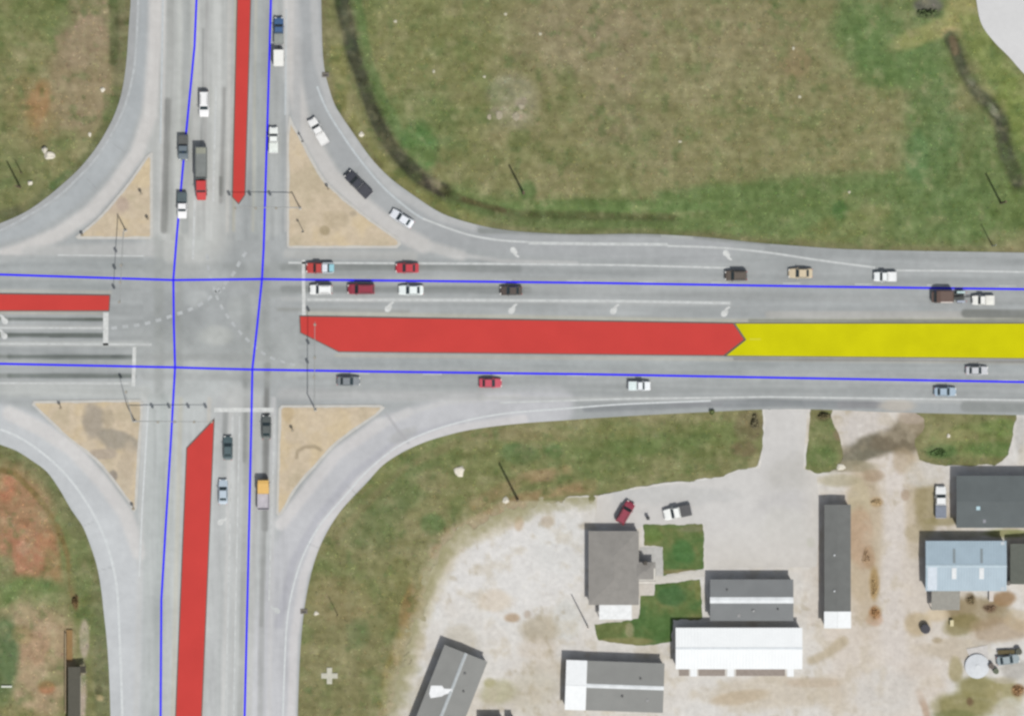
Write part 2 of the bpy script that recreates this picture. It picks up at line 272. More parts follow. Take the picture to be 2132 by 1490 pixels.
def road_colour(X, Y):
    W = fbm(X, Y, 60, 3, 61)
    C = np.zeros(X.shape + (3,)); C[:] = (165, 169, 169)
    def B(*a, **k): blob(C, X, Y, W, *a, **k)
    def T(*a, **k): stroke(C, X, Y, W, *a, **k)
    # legs and slip lanes in their own pavement tone
    T([(395, -60), (390, 470)], 95, (184, 186, 183), .95, soft=50); T([(400, 830), (370, 1560)], 110, (189, 193, 192), .95, soft=60); T([(500, 880), (480, 1560)], 80, (188, 191, 190), .9, soft=30)
    T([(300, -60), (298, 60), (285, 180), (250, 270), (205, 345), (140, 410), (60, 462), (-100, 505)], 26, (172, 177, 179), .9, soft=14)
    T([(283, -40), (278, 60), (270, 160), (240, 250), (190, 330), (130, 395), (50, 450), (0, 472)], 10, (166, 168, 168), .9)
    T([(326, -40), (322, 100), (312, 240), (285, 320), (235, 390), (190, 440), (120, 488), (40, 522), (-90, 560)], 15, (202, 200, 197), .95, soft=14)
    T([(320, 520), (60, 528)], 16, (186, 187, 185), .8, soft=14)
    T([(640, -40), (645, 100), (668, 200), (720, 310), (790, 400), (880, 460), (960, 485), (1100, 500), (1500, 515)], 32, (168, 171, 172), .9, soft=16)
    T([(604, -40), (610, 160), (630, 260), (690, 365), (760, 430), (830, 484), (880, 510)], 17, (200, 198, 195), .95, soft=16); T([(860, 503), (960, 532)], 11, (197, 196, 193), .8, soft=12); T([(940, 528), (1040, 543), (1200, 548)], 4, (192, 192, 190), .7, soft=7)
    T([(655, 4), (660, 120), (690, 225), (745, 310), (820, 395), (910, 450), (985, 472)], 9, (188, 189, 188), .8, soft=10)
    T([(600, 528), (860, 532)], 10, (182, 183, 180), .8)
    T([(-60, 870), (60, 905), (130, 960), (190, 1040), (225, 1110), (250, 1200), (262, 1340), (265, 1560)], 46, (196, 199, 201), .95, soft=24)
    T([(20, 860), (90, 895), (150, 935), (215, 1005), (262, 1070), (290, 1150)], 15, (208, 206, 204), .9, soft=12)
    T([(560, 1560), (575, 1300), (600, 1180), (640, 1090), (720, 985), (820, 905), (960, 865), (1150, 845)], 45, (194, 195, 198), .95, soft=24)
    T([(580, 1300), (610, 1170), (660, 1080), (740, 985), (835, 915), (960, 880)], 8, (174, 175, 182), .6, soft=10)
    T([(585, 1090), (640, 1020), (700, 945), (790, 882)], 13, (208, 206, 205), .9, soft=12); T([(780, 888), (850, 858)], 9, (205, 204, 203), .8, soft=10); T([(840, 862), (930, 836), (1080, 824)], 5, (200, 200, 199), .7, soft=8)
    T([(605, 1560), (612, 1330), (632, 1200), (672, 1095), (750, 1000), (830, 932), (930, 895), (1090, 872)], 9, (207, 205, 205), .9, soft=8)
    B(840, 905, 34, 12, (176, 177, 176), .6, rot=-25); T([(806, 862), (825, 890), (850, 922)], 3, (174, 174, 176), .7)
    T([(300, 818), (100, 812), (-60, 810)], 14, (184, 187, 184), .8, soft=14); T([(590, 820), (800, 822), (1000, 825)], 12, (180, 181, 180), .7, soft=12)
    # north leg stripes
    for x, w, c, a in ((337, 3, (204, 203, 200), .8), (350, 7, (162, 164, 160), .6), (368, 5, (192, 195, 190), .6), (384, 8, (164, 168, 166), .7), (404, 5, (192, 193, 190), .8), (425, 3, (166, 166, 164), .6),
                       (447, 8, (196, 198, 195), .8), (473, 4, (196, 195, 190), .7), (486, 3, (190, 186, 168), .6), (533, 8, (174, 179, 177), .7), (527, 3, (186, 184, 170), .6), (572, 12, (176, 179, 177), .7), (596, 3, (196, 196, 194), .7), (615, 8, (172, 175, 176), .5)):
        T([(x + 6, -40), (x, 480)], w, c, a, soft=w)
    T([(349, 210), (341, 480)], 6, (132, 133, 130), .85, soft=6, rag=4); T([(467, 185), (460, 420)], 4, (150, 150, 147), .8, soft=6, rag=3); T([(460, 370), (460, 405)], 4, (120, 122, 118), .7)
    T([(424, 60), (420, 300)], 2, (146, 148, 146), .7); T([(345, 400), (340, 478)], 6, (134, 136, 132), .5)
    # south leg stripes
    for x, w, c, a in ((318, 10, (178, 183, 181), .6), (342, 10, (172, 178, 176), .7), (300, 6, (196, 197, 195), .6), (376, 5, (190, 188, 176), .7), (436, 4, (198, 194, 186), .7), (458, 7, (184, 186, 186), .6), (482, 6, (200, 200, 198), .7), (499, 6, (188, 189, 187), .6), (516, 6, (164, 166, 163), .7), (551, 6, (158, 160, 158), .6), (536, 5, (186, 186, 184), .6), (570, 5, (198, 198, 198), .7)):
        T([(x, 830), (x - (18 if x < 540 else 10), 1560)], w, c, a, soft=w)
    T([(556, 760), (552, 1100)], 6, (124, 125, 123), .85, soft=6, rag=3); T([(552, 1060), (544, 1300)], 4, (146, 148, 146), .7, soft=6, rag=3); T([(511, 780), (509, 960)], 4, (146, 148, 145), .7, soft=5); T([(470, 860), (468, 900)], 6, (146, 148, 147), .6)
    # east leg
    T([(590, 556), (820, 556), (1080, 560)], 7, (134, 138, 136), .85, soft=8, rag=3); T([(590, 602), (1100, 604)], 7, (131, 135, 134), .85, soft=8, rag=3); T([(580, 644), (850, 648)], 4, (146, 148, 144), .7, soft=6)
    T([(1000, 560), (2200, 590)], 7, (152, 156, 156), .55, soft=10); T([(1100, 606), (2200, 628)], 8, (155, 158, 157), .5, soft=10)
    T([(620, 576), (1500, 586)], 4, (170, 172, 170), .6); T([(590, 622), (1520, 632)], 5, (182, 184, 182), .5)
    T([(640, 652), (1530, 668), (2200, 662)], 4, (182, 180, 166), .8, soft=6); T([(1600, 655), (2015, 655)], 7, (178, 177, 172), .8, soft=5)
    T([(2010, 652), (2230, 655)], 9, (122, 124, 120), .85, soft=5, rag=3); T([(1560, 667), (2230, 668)], 3, (128, 130, 116), .8, soft=4)
    T([(700, 740), (1500, 748), (2200, 756)], 3, (182, 180, 168), .8, soft=5); T([(1530, 747), (2230, 753)], 3, (128, 126, 122), .7, soft=3)
    T([(700, 752), (2200, 768)], 9, (160, 166, 166), .6, soft=12); T([(700, 800), (2200, 812)], 14, (162, 166, 165), .5, soft=10)
    T([(1000, 828), (2200, 836)], 4, (186, 188, 186), .7, soft=6)
    T([(1220, 850), (1420, 842), (1600, 838), (1820, 842)], 8, (142, 146, 148), .9, soft=6, rag=5); T([(1400, 842), (1500, 840)], 5, (142, 143, 146), .6, rag=4); T([(1750, 842), (1830, 842)], 7, (146, 146, 148), .7, rag=4)
    T([(2010, 846), (2230, 850)], 10, (142, 146, 144), .85, soft=7, rag=5); B(1870, 845, 40, 14, (190, 184, 174), .8)
    T([(1000, 480), (1200, 484), (1400, 488), (1600, 505)], 6, (140, 144, 141), .8, soft=5, rag=4); T([(1600, 520), (2200, 548)], 9, (146, 150, 150), .5, soft=9)
    T([(1380, 490), (1440, 494)], 4, (186, 190, 186), .6)
    # west leg
    for y, a, w in ((664, .95, 3.2), (697, 1, 4.5), (742, .8, 4.5), (782, .75, 4.5)):
        x1 = 214 if y < 700 else 278
        T([(-80, y - 1), (20, y)], w, (120, 125, 120), a * .9, soft=5); T([(20, y), (x1, y + 1)], w + .5, (98, 104, 100), a * .95, soft=5, rag=3)
    T([(-80, 681), (214, 682)], 4, (190, 190, 187), .7, soft=4); T([(-80, 715), (310, 717)], 5, (192, 194, 190), .75, soft=5); T([(-80, 650), (215, 652)], 2.5, (186, 180, 168), .7); T([(-80, 605), (230, 608)], 3, (184, 182, 172), .7, soft=4)
    T([(-80, 590), (220, 595)], 8, (156, 162, 162), .6, soft=8); T([(-80, 545), (330, 552)], 16, (158, 163, 163), .7, soft=10); T([(-80, 797), (270, 798)], 4, (186, 188, 184), .7, soft=4)
    T([(178, 664), (214, 665)], 2.5, (92, 98, 92), .8); T([(105, 701), (130, 702)], 2, (92, 96, 94), .6); T([(235, 742), (276, 742)], 3.5, (96, 102, 100), .8); T([(240, 782), (274, 782)], 3.5, (106, 112, 108), .6)
    # junction box
    T([(300, 720), (600, 720)], 40, (166, 170, 168), .5, soft=60); B(450, 698, 36, 22, (184, 187, 183), .7, rag=.5); B(410, 622, 24, 18, (184, 188, 187), .6, rag=.5); B(492, 640, 22, 30, (178, 182, 180), .6)
    T([(330, 500), (332, 820)], 10, (152, 156, 153), .5, soft=12); T([(375, 500), (372, 800)], 8, (156, 160, 157), .45, soft=10); T([(512, 620), (514, 830)], 9, (152, 156, 154), .5, soft=10); T([(553, 560), (556, 800)], 8, (150, 154, 152), .5, soft=10)
    T([(240, 556), (640, 556)], 9, (154, 158, 156), .45, soft=14); T([(300, 742), (560, 744)], 7, (156, 159, 157), .5, soft=10); T([(300, 783), (560, 786)], 7, (158, 161, 159), .5, soft=10); T([(570, 610), (635, 602)], 9, (146, 150, 148), .5, soft=10)
    T([(230, 682), (340, 668), (420, 640), (480, 590), (520, 520)], 8, (156, 160, 160), .4, soft=12)
    B(432, 480, 30, 34, (188, 190, 187), .6); B(410, 505, 18, 20, (186, 190, 187), .5); B(495, 830, 36, 22, (190, 192, 190), .6); B(390, 800, 60, 26, (178, 182, 181), .5); B(614, 770, 26, 16, (180, 184, 180), .4)
    C += ((fbm(X, Y, 90, 4, 67) - .5) * 22)[..., None]; C += ((fbm(X, Y, 10, 2, 69) - .5) * 8)[..., None]
    # tyre polish and drips drawn out along each carriageway
    ns = (X > 300) & (X < 600) & ((Y < 500) | (Y > 850)); ew = (Y > 530) & (Y < 840) & ((X < 300) | (X > 620))
    C += ((fbm(X * 1.0, Y * .06, 9, 3, 171) - .5) * 26 * ns)[..., None]
    C += ((fbm(X * .05, Y, 9, 3, 173) - .5) * 24 * ew)[..., None]
    jb = sstep(0, 60, polysdf(X, Y, [(280, 500), (640, 500), (640, 860), (280, 860)]))
    C += ((fbm(X, Y, 44, 4, 175) - .5) * 30 * jb)[..., None]
    # expansion joints of the concrete slip lanes and dark repair patches
    for j in ([(648, 240), (676, 214)], [(742, 356), (768, 322)], [(236, 300), (262, 318)], [(180, 372), (202, 394)], [(196, 1085), (160, 1102)], [(232, 1180), (196, 1190)], [(640, 1130), (668, 1142)], [(722, 1010), (744, 1030)]):
        T(j, 1.2, (150, 152, 152), .35, soft=2)
    return C

def island_colour(X, Y):
    W = fbm(X, Y, 30, 3, 81)
    C = np.zeros(X.shape + (3,)); C[:] = (202, 187, 163)
    n = fbm(X, Y, 45, 4, 83)
    paint(C, sstep(.5, .75, n), (184, 172, 146), .6); paint(C, sstep(.5, .25, n), (208, 190, 156), .7)
    def B(*a, **k): blob(C, X, Y, W, *a, **k)
    B(195, 878, 22, 40, (162, 153, 139), .85); B(245, 915, 44, 20, (156, 149, 136), .85, rot=20); B(262, 985, 16, 40, (190, 178, 158), .6); B(215, 945, 30, 10, (168, 156, 142), .7); B(235, 990, 10, 12, (140, 132, 124), .8); B(225, 870, 14, 18, (172, 160, 138), .6); B(265, 960, 18, 40, (188, 174, 152), .7)
    B(240, 430, 30, 16, (192, 176, 158), .6); B(255, 425, 12, 14, (178, 160, 146), .6)
    B(700, 455, 26, 18, (184, 170, 144), .7); B(660, 345, 12, 30, (186, 174, 146), .5); B(676, 480, 10, 9, (160, 146, 116), .7); B(735, 445, 8, 6, (168, 156, 136), .6)
    B(650, 870, 50, 20, (206, 190, 164), .6); B(600, 860, 12, 22, (184, 164, 128), .6)
    stroke(C, X, Y, W, [(617, 952), (620, 938), (635, 930), (655, 929), (668, 936)], 3.5, (160, 146, 122), .7)
    C += ((fbm(X, Y, 9, 2, 85) - .5) * 18)[..., None]
    return C

def lawn_colour(X, Y):
    W = fbm(X, Y, 30, 3, 91); C = np.zeros(X.shape + (3,)); C[:] = (98, 116, 68)
    n = fbm(X, Y, 40, 4, 93)
    paint(C, sstep(.5, .72, n), (126, 126, 82), .7); paint(C, sstep(.5, .3, n), (78, 108, 60), .8)
    for b in ((1425, 1150, 24, 26, (72, 112, 62)), (1360, 1115, 20, 14, (100, 122, 64)), (1400, 1240, 30, 22, (68, 104, 62)), (1380, 1300, 30, 24, (82, 112, 62)), (1270, 1315, 24, 16, (102, 112, 66)),
              (1310, 1310, 9, 14, (156, 150, 118)), (1300, 1335, 60, 8, (146, 138, 96)), (1415, 1190, 34, 6, (140, 126, 92)), (1440, 1100, 30, 8, (122, 122, 92)), (1454, 1230, 8, 22, (124, 126, 76))):
        blob(C, X, Y, W, *b[:4], b[4], .75)
    C += ((fbm(X, Y, 9, 2, 95) - .5) * 20)[..., None]
    return C

def concrete_colour(X, Y):
    C = np.zeros(X.shape + (3,)); C[:] = (203, 201, 198)
    n = fbm(X, Y, 120, 4, 101); W = fbm(X, Y, 40, 3, 103)
    paint(C, sstep(.5, .75, n), (190, 188, 183), .8); paint(C, sstep(.5, .25, n), (208, 206, 203), .8)
    for b in ((1640, 1050, 60, 26, (192, 190, 188)), (1560, 1130, 60, 50, (210, 208, 204)), (1640, 1100, 50, 50, (204, 202, 196)), (1545, 1175, 60, 10, (188, 182, 172)), (1400, 1030, 140, 20, (192, 192, 190)), (1690, 1130, 9, 10, (180, 184, 162))):
        blob(C, X, Y, W, *b[:4], b[4], .6)
    paint(C, np.maximum(sstep(1070, 1180, Y), sstep(1650, 1712, X)), (208, 204, 198), .9); paint(C, sstep(1285, 1240, X + (W - .5) * 60), (209, 205, 199), .8)
    C += ((fbm(X, Y, 10, 2, 105) - .5) * 11)[..., None]
    return C

# ------------------------------------------------------------------ materials
MATS = {}
def nodes(name):
    m = bpy.data.materials.new(name); m.use_nodes = True
    nt = m.node_tree; b = nt.nodes['Principled BSDF']
    return m, nt, b

def mat_field(name, rough=.95, fine=.25, scales=(2.2, 9.0), bump=.0):
    """surface colour from the mesh's own computed colour layer, broken up by position noise"""
    if name in MATS: return MATS[name]
    m, nt, b = nodes(name); N = nt.nodes; L = nt.links
    at = N.new('ShaderNodeAttribute'); at.attribute_name = 'Col'
    geo = N.new('ShaderNodeNewGeometry')
    prev = at.outputs['Color']
    for i, s in enumerate(scales):
        no = N.new('ShaderNodeTexNoise'); no.inputs['Scale'].default_value = s; no.inputs['Detail'].default_value = 3
        L.new(geo.outputs['Position'], no.inputs['Vector'])
        mr = N.new('ShaderNodeMapRange'); mr.inputs['From Min'].default_value = .3; mr.inputs['From Max'].default_value = .7
        mr.inputs['To Min'].default_value = 1 - fine; mr.inputs['To Max'].default_value = 1 + fine
        L.new(no.outputs['Fac'], mr.inputs['Value'])
        mx = N.new('ShaderNodeVectorMath'); mx.operation = 'SCALE'
        L.new(prev, mx.inputs[0]); L.new(mr.outputs['Result'], mx.inputs['Scale']); prev = mx.outputs['Vector']
        if i == 0 and bump:
            bp = N.new('ShaderNodeBump'); bp.inputs['Strength'].default_value = bump; bp.inputs['Distance'].default_value = .25
            L.new(no.outputs['Fac'], bp.inputs['Height']); L.new(bp.outputs['Normal'], b.inputs['Normal'])
    L.new(prev, b.inputs['Base Color'])
    b.inputs['Roughness'].default_value = rough; b.inputs['Specular IOR Level'].default_value = .15
    MATS[name] = m; return m

def mat(name, rgb, rough=.7, metal=0.0, var=.08, scale=1.5, spec=.3, coat=0.0, raw=False):
    if name in MATS: return MATS[name]
    m, nt, b = nodes(name); N = nt.nodes; L = nt.links
    c = rgb if raw else alb(*rgb)
    geo = N.new('ShaderNodeNewGeometry')
    no = N.new('ShaderNodeTexNoise'); no.inputs['Scale'].default_value = scale; no.inputs['Detail'].default_value = 4
    L.new(geo.outputs['Position'], no.inputs['Vector'])
    cr = N.new('ShaderNodeValToRGB')
    cr.color_ramp.elements[0].position = .3; cr.color_ramp.elements[1].position = .7
    cr.color_ramp.elements[0].color = tuple(v * (1 - var) for v in c) + (1,)
    cr.color_ramp.elements[1].color = tuple(min(.9, v * (1 + var)) for v in c) + (1,)
    L.new(no.outputs['Fac'], cr.inputs['Fac']); L.new(cr.outputs['Color'], b.inputs['Base Color'])
    b.inputs['Roughness'].default_value = rough; b.inputs['Metallic'].default_value = metal
    b.inputs['Specular IOR Level'].default_value = spec; b.inputs['Coat Weight'].default_value = coat; b.inputs['Coat Roughness'].default_value = .15
    MATS[name] = m; return m

def mat_ribbed(name, rgb, rough=.5, width=.45, var=.06):
    """sheet-metal roof: standing ribs as bump, weather stains as large noise"""
    if name in MATS: return MATS[name]
    m = mat(name, rgb, rough, 0, var, .5)
    nt = m.node_tree; N = nt.nodes; L = nt.links; b = N['Principled BSDF']
    tc = N.new('ShaderNodeTexCoord'); wv = N.new('ShaderNodeTexWave'); wv.inputs['Scale'].default_value = 1 / width / 3.2; wv.bands_direction = 'X'
    L.new(tc.outputs['Object'], wv.inputs['Vector'])
    bp = N.new('ShaderNodeBump'); bp.inputs['Strength'].default_value = .4; bp.inputs['Distance'].default_value = .05
    L.new(wv.outputs['Fac'], bp.inputs['Height']); L.new(bp.outputs['Normal'], b.inputs['Normal'])
    return m

GLASS = mat('window glass', (.012, .022, .026), .12, 0, .1, 3, .5, raw=True)
TYRE = mat('tyre rubber', (.018, .018, .018), .85, raw=True)
RIM = mat('wheel rim metal', (.35, .35, .36), .4, .6, raw=True)
LAMP = mat('headlamp lens', (.6, .6, .58), .2, raw=True)
TAIL = mat('tail lamp lens', (.35, .02, .02), .3, raw=True)
BLACK = mat('black plastic', (.02, .02, .022), .6, raw=True)
GALV = mat('galvanised steel', (170, 172, 170), .5, .2)
WOODP = mat('weathered pole wood', (112, 98, 78), .9)
KERB = mat('pale kerb concrete', (198, 196, 190), .9, var=.07, scale=.8)
DKERB = mat('dark median kerb', (104, 92, 86), .9)
REDP = mat('red median paint', (203, 70, 65), .9, var=.05, scale=.15, spec=.1)
YELP = mat('yellow median paint', (207, 203, 6), .95, var=.07, scale=.18, spec=.0)
WPAINT = mat('worn white road paint', (208, 210, 208), .8, var=.16, scale=1.2)
FPAINT = mat('faded white road paint', (196, 199, 198), .8, var=.12, scale=1.0)
DPAINT = mat('ghost white dash paint', (179, 183, 184), .8, var=.12, scale=1.0)
BPAINT = mat('blue line paint', (46, 34, 252), .8, var=.04, scale=.6, spec=.1)
STONE = mat('white limestone', (226, 220, 204), .9, var=.15, scale=3)

def paintm(rgb):
    return mat('car paint %d %d %d' % rgb, rgb, .28, 0, .03, 2, .45, .3)

# ------------------------------------------------------------------ mesh helpers
def link(name, me, m, parent=None):
    o = bpy.data.objects.new(name, me); col.objects.link(o)
    if m is not None:
        for mm in (m if isinstance(m, (list, tuple)) else [m]): me.materials.append(mm)
    if parent is not None: o.parent = parent
    return o

def tag(o, label=None, cat=None, group=None, kind=None):
    if label: o['label'] = label
    if cat: o['category'] = cat
    if group: o['group'] = group
    if kind: o['kind'] = kind
    return o

def thing(name, label, cat, loc, rot=0.0, group=None):
    o = bpy.data.objects.new(name, None); col.objects.link(o)
    o.location = loc; o.rotation_euler = (0, 0, rot); o.empty_display_size = .3
    return tag(o, label, cat, group)

class MB:
    def __init__(s): s.bm = bmesh.new()
    def quad(s, *pts):
        s.bm.faces.new([s.bm.verts.new(p) for p in pts]); return s
    def box(s, c, d, bev=0.0, rot=None, taper=None):
        r = bmesh.ops.create_cube(s.bm, size=1)
        vs = r['verts']
        for v in vs:
            v.co = Vector((v.co.x * d[0], v.co.y * d[1], v.co.z * d[2]))
            if taper and v.co.z > 0: v.co.x *= taper; v.co.y *= taper
        if bev:
            es = list({e for v in vs for e in v.link_edges})
            g = bmesh.ops.bevel(s.bm, geom=es, offset=bev, segments=1, affect='EDGES')
            vs = list({v for f in g['faces'] for v in f.verts} | {v for v in vs if v.is_valid})
        for v in vs:
            if rot is not None: v.co = rot @ v.co
            v.co += Vector(c)
        return s
    def cyl(s, a, b, r0, r1=None, n=10):
        a, b = Vector(a), Vector(b); r1 = r0 if r1 is None else r1
        q = (b - a).to_track_quat('Z', 'Y')
        A = [s.bm.verts.new(a + q @ Vector((r0 * math.cos(2 * math.pi * i / n), r0 * math.sin(2 * math.pi * i / n), 0))) for i in range(n)]
        Bv = [s.bm.verts.new(b + q @ Vector((r1 * math.cos(2 * math.pi * i / n), r1 * math.sin(2 * math.pi * i / n), 0))) for i in range(n)]
        for i in range(n): s.bm.faces.new([A[i], A[(i + 1) % n], Bv[(i + 1) % n], Bv[i]])
        s.bm.faces.new(A[::-1]); s.bm.faces.new(Bv); return s
    def prism(s, poly, z0, z1):
        """poly: list of (x, y) metres"""
        a = sum(poly[i][0] * poly[(i + 1) % len(poly)][1] - poly[(i + 1) % len(poly)][0] * poly[i][1] for i in range(len(poly)))
        if a < 0: poly = poly[::-1]
        lo = [s.bm.verts.new((x, y, z0)) for x, y in poly]; hi = [s.bm.verts.new((x, y, z1)) for x, y in poly]
        n = len(poly)
        for i in range(n): s.bm.faces.new([lo[i], lo[(i + 1) % n], hi[(i + 1) % n], hi[i]])
        s.bm.faces.new(hi); s.bm.faces.new(lo[::-1]); return s
    def slab(s, q, t=.012):
        """thin plate on four corner points, thickness along their normal"""
        q = [Vector(p) for p in q]
        n = (q[1] - q[0]).cross(q[2] - q[0]).normalized() * t
        lo = [s.bm.verts.new(p) for p in q]; hi = [s.bm.verts.new(p + n) for p in q]
        for i in range(len(q)): s.bm.faces.new([lo[i], lo[(i + 1) % len(q)], hi[(i + 1) % len(q)], hi[i]])
        s.bm.faces.new(hi); s.bm.faces.new(lo[::-1]); return s
    def loft(s, rings):
        R = [[s.bm.verts.new(p) for p in r] for r in rings]
        n = len(R[0])
        for a, b in zip(R, R[1:]):
            for i in range(n): s.bm.faces.new([a[i], a[(i + 1) % n], b[(i + 1) % n], b[i]])
        s.bm.faces.new(R[0][::-1]); s.bm.faces.new(R[-1]); return s
    def build(s, name, m, parent=None, smooth_=False):
        bmesh.ops.recalc_face_normals(s.bm, faces=s.bm.faces[:])
        me = bpy.data.meshes.new(name); s.bm.to_mesh(me); s.bm.free()
        if smooth_:
            for p in me.polygons: p.use_smooth = True
        return link(name, me, m, parent)

def ll(v): return [(p.x, p.y) for p in v]
def W2(poly): return [((x - CX) * S, (CY - y) * S) for x, y in poly]

def sheet(name, f, x0, y0, x1, y1, step, z, colf, m, parent=None, zf=None, extra=None):
    """clip a fine grid to the region f > 0 (marching squares), colour it per vertex"""
    xs = np.arange(x0, x1 + step, step, float); ys = np.arange(y0, y1 + step, step, float)
    if extra is not None:
        xs = np.concatenate([xs[0] - np.array(extra[::-1]), xs, xs[-1] + np.array(extra)]); ys = np.concatenate([ys[0] - np.array(extra[::-1]), ys, ys[-1] + np.array(extra)])
    X, Y = np.meshgrid(xs, ys, indexing='ij')
    nx, ny = X.shape
    F = f(X, Y) if f is not None else np.ones(X.shape)
    ins = F > 0
    cnt = ins[:-1, :-1].astype(int) + ins[1:, :-1] + ins[1:, 1:] + ins[:-1, 1:]
    idx = np.full(X.shape, -1); vx = []; vy = []
    idx[ins] = np.arange(ins.sum()); PX = list(X[ins]); PY = list(Y[ins])
    fi, fj = np.where(cnt == 4)
    quads = np.stack([idx[fi, fj], idx[fi, fj + 1], idx[fi + 1, fj + 1], idx[fi + 1, fj]], 1)
    faces = []; cache = {}
    bi, bj = np.where((cnt > 0) & (cnt < 4))
    for i, j in zip(bi, bj):
        cs = [(i, j), (i, j + 1), (i + 1, j + 1), (i + 1, j)]
        poly = []
        for k in range(4):
            a, b = cs[k], cs[(k + 1) % 4]
            if ins[a]: poly.append(idx[a])
            if ins[a] != ins[b]:
                key = (a, b) if a < b else (b, a)
                if key not in cache:
                    t = F[a] / (F[a] - F[b])
                    cache[key] = len(PX); PX.append(X[a] + (X[b] - X[a]) * t); PY.append(Y[a] + (Y[b] - Y[a]) * t)
                poly.append(cache[key])
        if len(poly) >= 3: faces.append(poly)
    PX = np.array(PX); PY = np.array(PY)
    co = np.empty((len(PX), 3)); co[:, 0] = (PX - CX) * S; co[:, 1] = (CY - PY) * S; co[:, 2] = z + (zf(PX, PY) if zf else 0)
    me = bpy.data.meshes.new(name)
    loops = [quads.ravel()] + [np.array(p) for p in faces]
    tot = np.concatenate([np.full(len(quads), 4), np.array([len(p) for p in faces], int)]).astype(np.int32)
    L = np.concatenate(loops).astype(np.int32)
    me.vertices.add(len(co)); me.vertices.foreach_set('co', co.ravel())
    me.loops.add(len(L)); me.loops.foreach_set('vertex_index', L)
    me.polygons.add(len(tot)); me.polygons.foreach_set('loop_start', np.concatenate([[0], np.cumsum(tot)[:-1]]).astype(np.int32)); me.polygons.foreach_set('loop_total', tot)
    if colf is not None:
        C = alb_np(colf(PX, PY))
        at = me.color_attributes.new('Col', 'FLOAT_COLOR', 'POINT')
        at.data.foreach_set('color', np.concatenate([C, np.ones((len(C), 1))], 1).ravel())
    me.update(); me.validate()
    if zf is not None:
        for p in me.polygons: p.use_smooth = True
    return link(name, me, m, parent)

def inset(poly, d):
    """offset a polygon (px) inwards by d"""
    a = sum(poly[i][0] * poly[(i + 1) % len(poly)][1] - poly[(i + 1) % len(poly)][0] * poly[i][1] for i in range(len(poly)))
    sg = 1 if a > 0 else -1
    out = []; n = len(poly)
    for i in range(n):
        p0, p1, p2 = Vector(poly[i - 1]), Vector(poly[i]), Vector(poly[(i + 1) % n])
        e1 = (p1 - p0).normalized(); e2 = (p2 - p1).normalized()
        n1 = Vector((-e1.y, e1.x)) * sg; n2 = Vector((-e2.y, e2.x)) * sg
        b = n1 + n2
        k = 2 / max(.35, b.length_squared)
        q = p1 + b * d * k
        out.append((q.x, q.y))
    return out

def ribbon(name, pts, w, z, m, parent):
    """a painted stripe of width w px along pts (px)"""
    pts = [Vector(p) for p in pts]; mb = MB(); A = []; Bv = []
    for i, p in enumerate(pts):
        d = (pts[min(i + 1, len(pts) - 1)] - pts[max(i - 1, 0)]).normalized()
        nn = Vector((-d.y, d.x)) * w / 2
        A.append(mb.bm.verts.new(P(*(p + nn), z))); Bv.append(mb.bm.verts.new(P(*(p - nn), z)))
    for i in range(len(pts) - 1): mb.bm.faces.new([A[i], A[i + 1], Bv[i + 1], Bv[i]])
    o = mb.build(name, m, parent)
    if o.data.polygons[0].normal.z < 0: o.data.flip_normals()
    return o

# ------------------------------------------------------------------ camera, sun, sky
cam = bpy.data.cameras.new('camera'); co_ = bpy.data.objects.new('camera', cam); col.objects.link(co_)
H = 900.0
co_.location = (0, 0, H); co_.rotation_euler = (0, 0, 0)
cam.sensor_width = 36; cam.lens = 36 * H / (2132 * S); cam.clip_end = 6000; cam.clip_start = 1
sc.camera = co_
sun_dir = Vector((math.sin(SUN_AZ) * math.cos(SUN_EL), math.cos(SUN_AZ) * math.cos(SUN_EL), math.sin(SUN_EL)))
sl = bpy.data.lights.new('sun', 'SUN'); sl.energy = 4.0; sl.angle = math.radians(.6); sl.color = (1, .965, .91)
so = bpy.data.objects.new('sun', sl); col.objects.link(so); so.rotation_euler = sun_dir.to_track_quat('Z', 'Y').to_euler()
w = bpy.data.worlds.new('World'); sc.world = w; w.use_nodes = True
nt = w.node_tree; bg = nt.nodes['Background']; sky = nt.nodes.new('ShaderNodeTexSky')
sky.sky_type = 'NISHITA'; sky.sun_disc = False; sky.sun_elevation = SUN_EL; sky.sun_rotation = SUN_AZ
sky.air_density = 1.2; sky.dust_density = 2.5
hs = nt.nodes.new('ShaderNodeHueSaturation'); hs.inputs['Saturation'].default_value = .45
nt.links.new(sky.outputs['Color'], hs.inputs['Color']); nt.links.new(hs.outputs['Color'], bg.inputs['Color']); bg.inputs['Strength'].default_value = .10
sc.view_settings.view_transform = 'Standard'; sc.view_settings.look = 'None'; sc.view_settings.exposure = EXPO; sc.view_settings.gamma = 1
sc.cycles.pixel_filter_type = 'BLACKMAN_HARRIS'; sc.cycles.filter_width = 2.7
sc.cycles.max_bounces = 4; sc.cycles.diffuse_bounces = 3

# ------------------------------------------------------------------ the setting
G_FIELD = mat_field('meadow soil and grass', .97, .08, (.9, 3.5), .25)
G_YARD = mat_field('crushed limestone yard', .95, .05, (1.3, 6.0), .2)
G_ROAD = mat_field('weathered road concrete', .85, .025, (.8, 6.0), .0)
G_CONC = mat_field('drive concrete', .9, .02, (1.0, 5.0), .0)
G_PAVE = mat_field('tan island paving', .9, .04, (1.5, 6.0), .1)
G_LAWN = mat_field('mown lawn', .97, .08, (1.4, 5.0), .2)

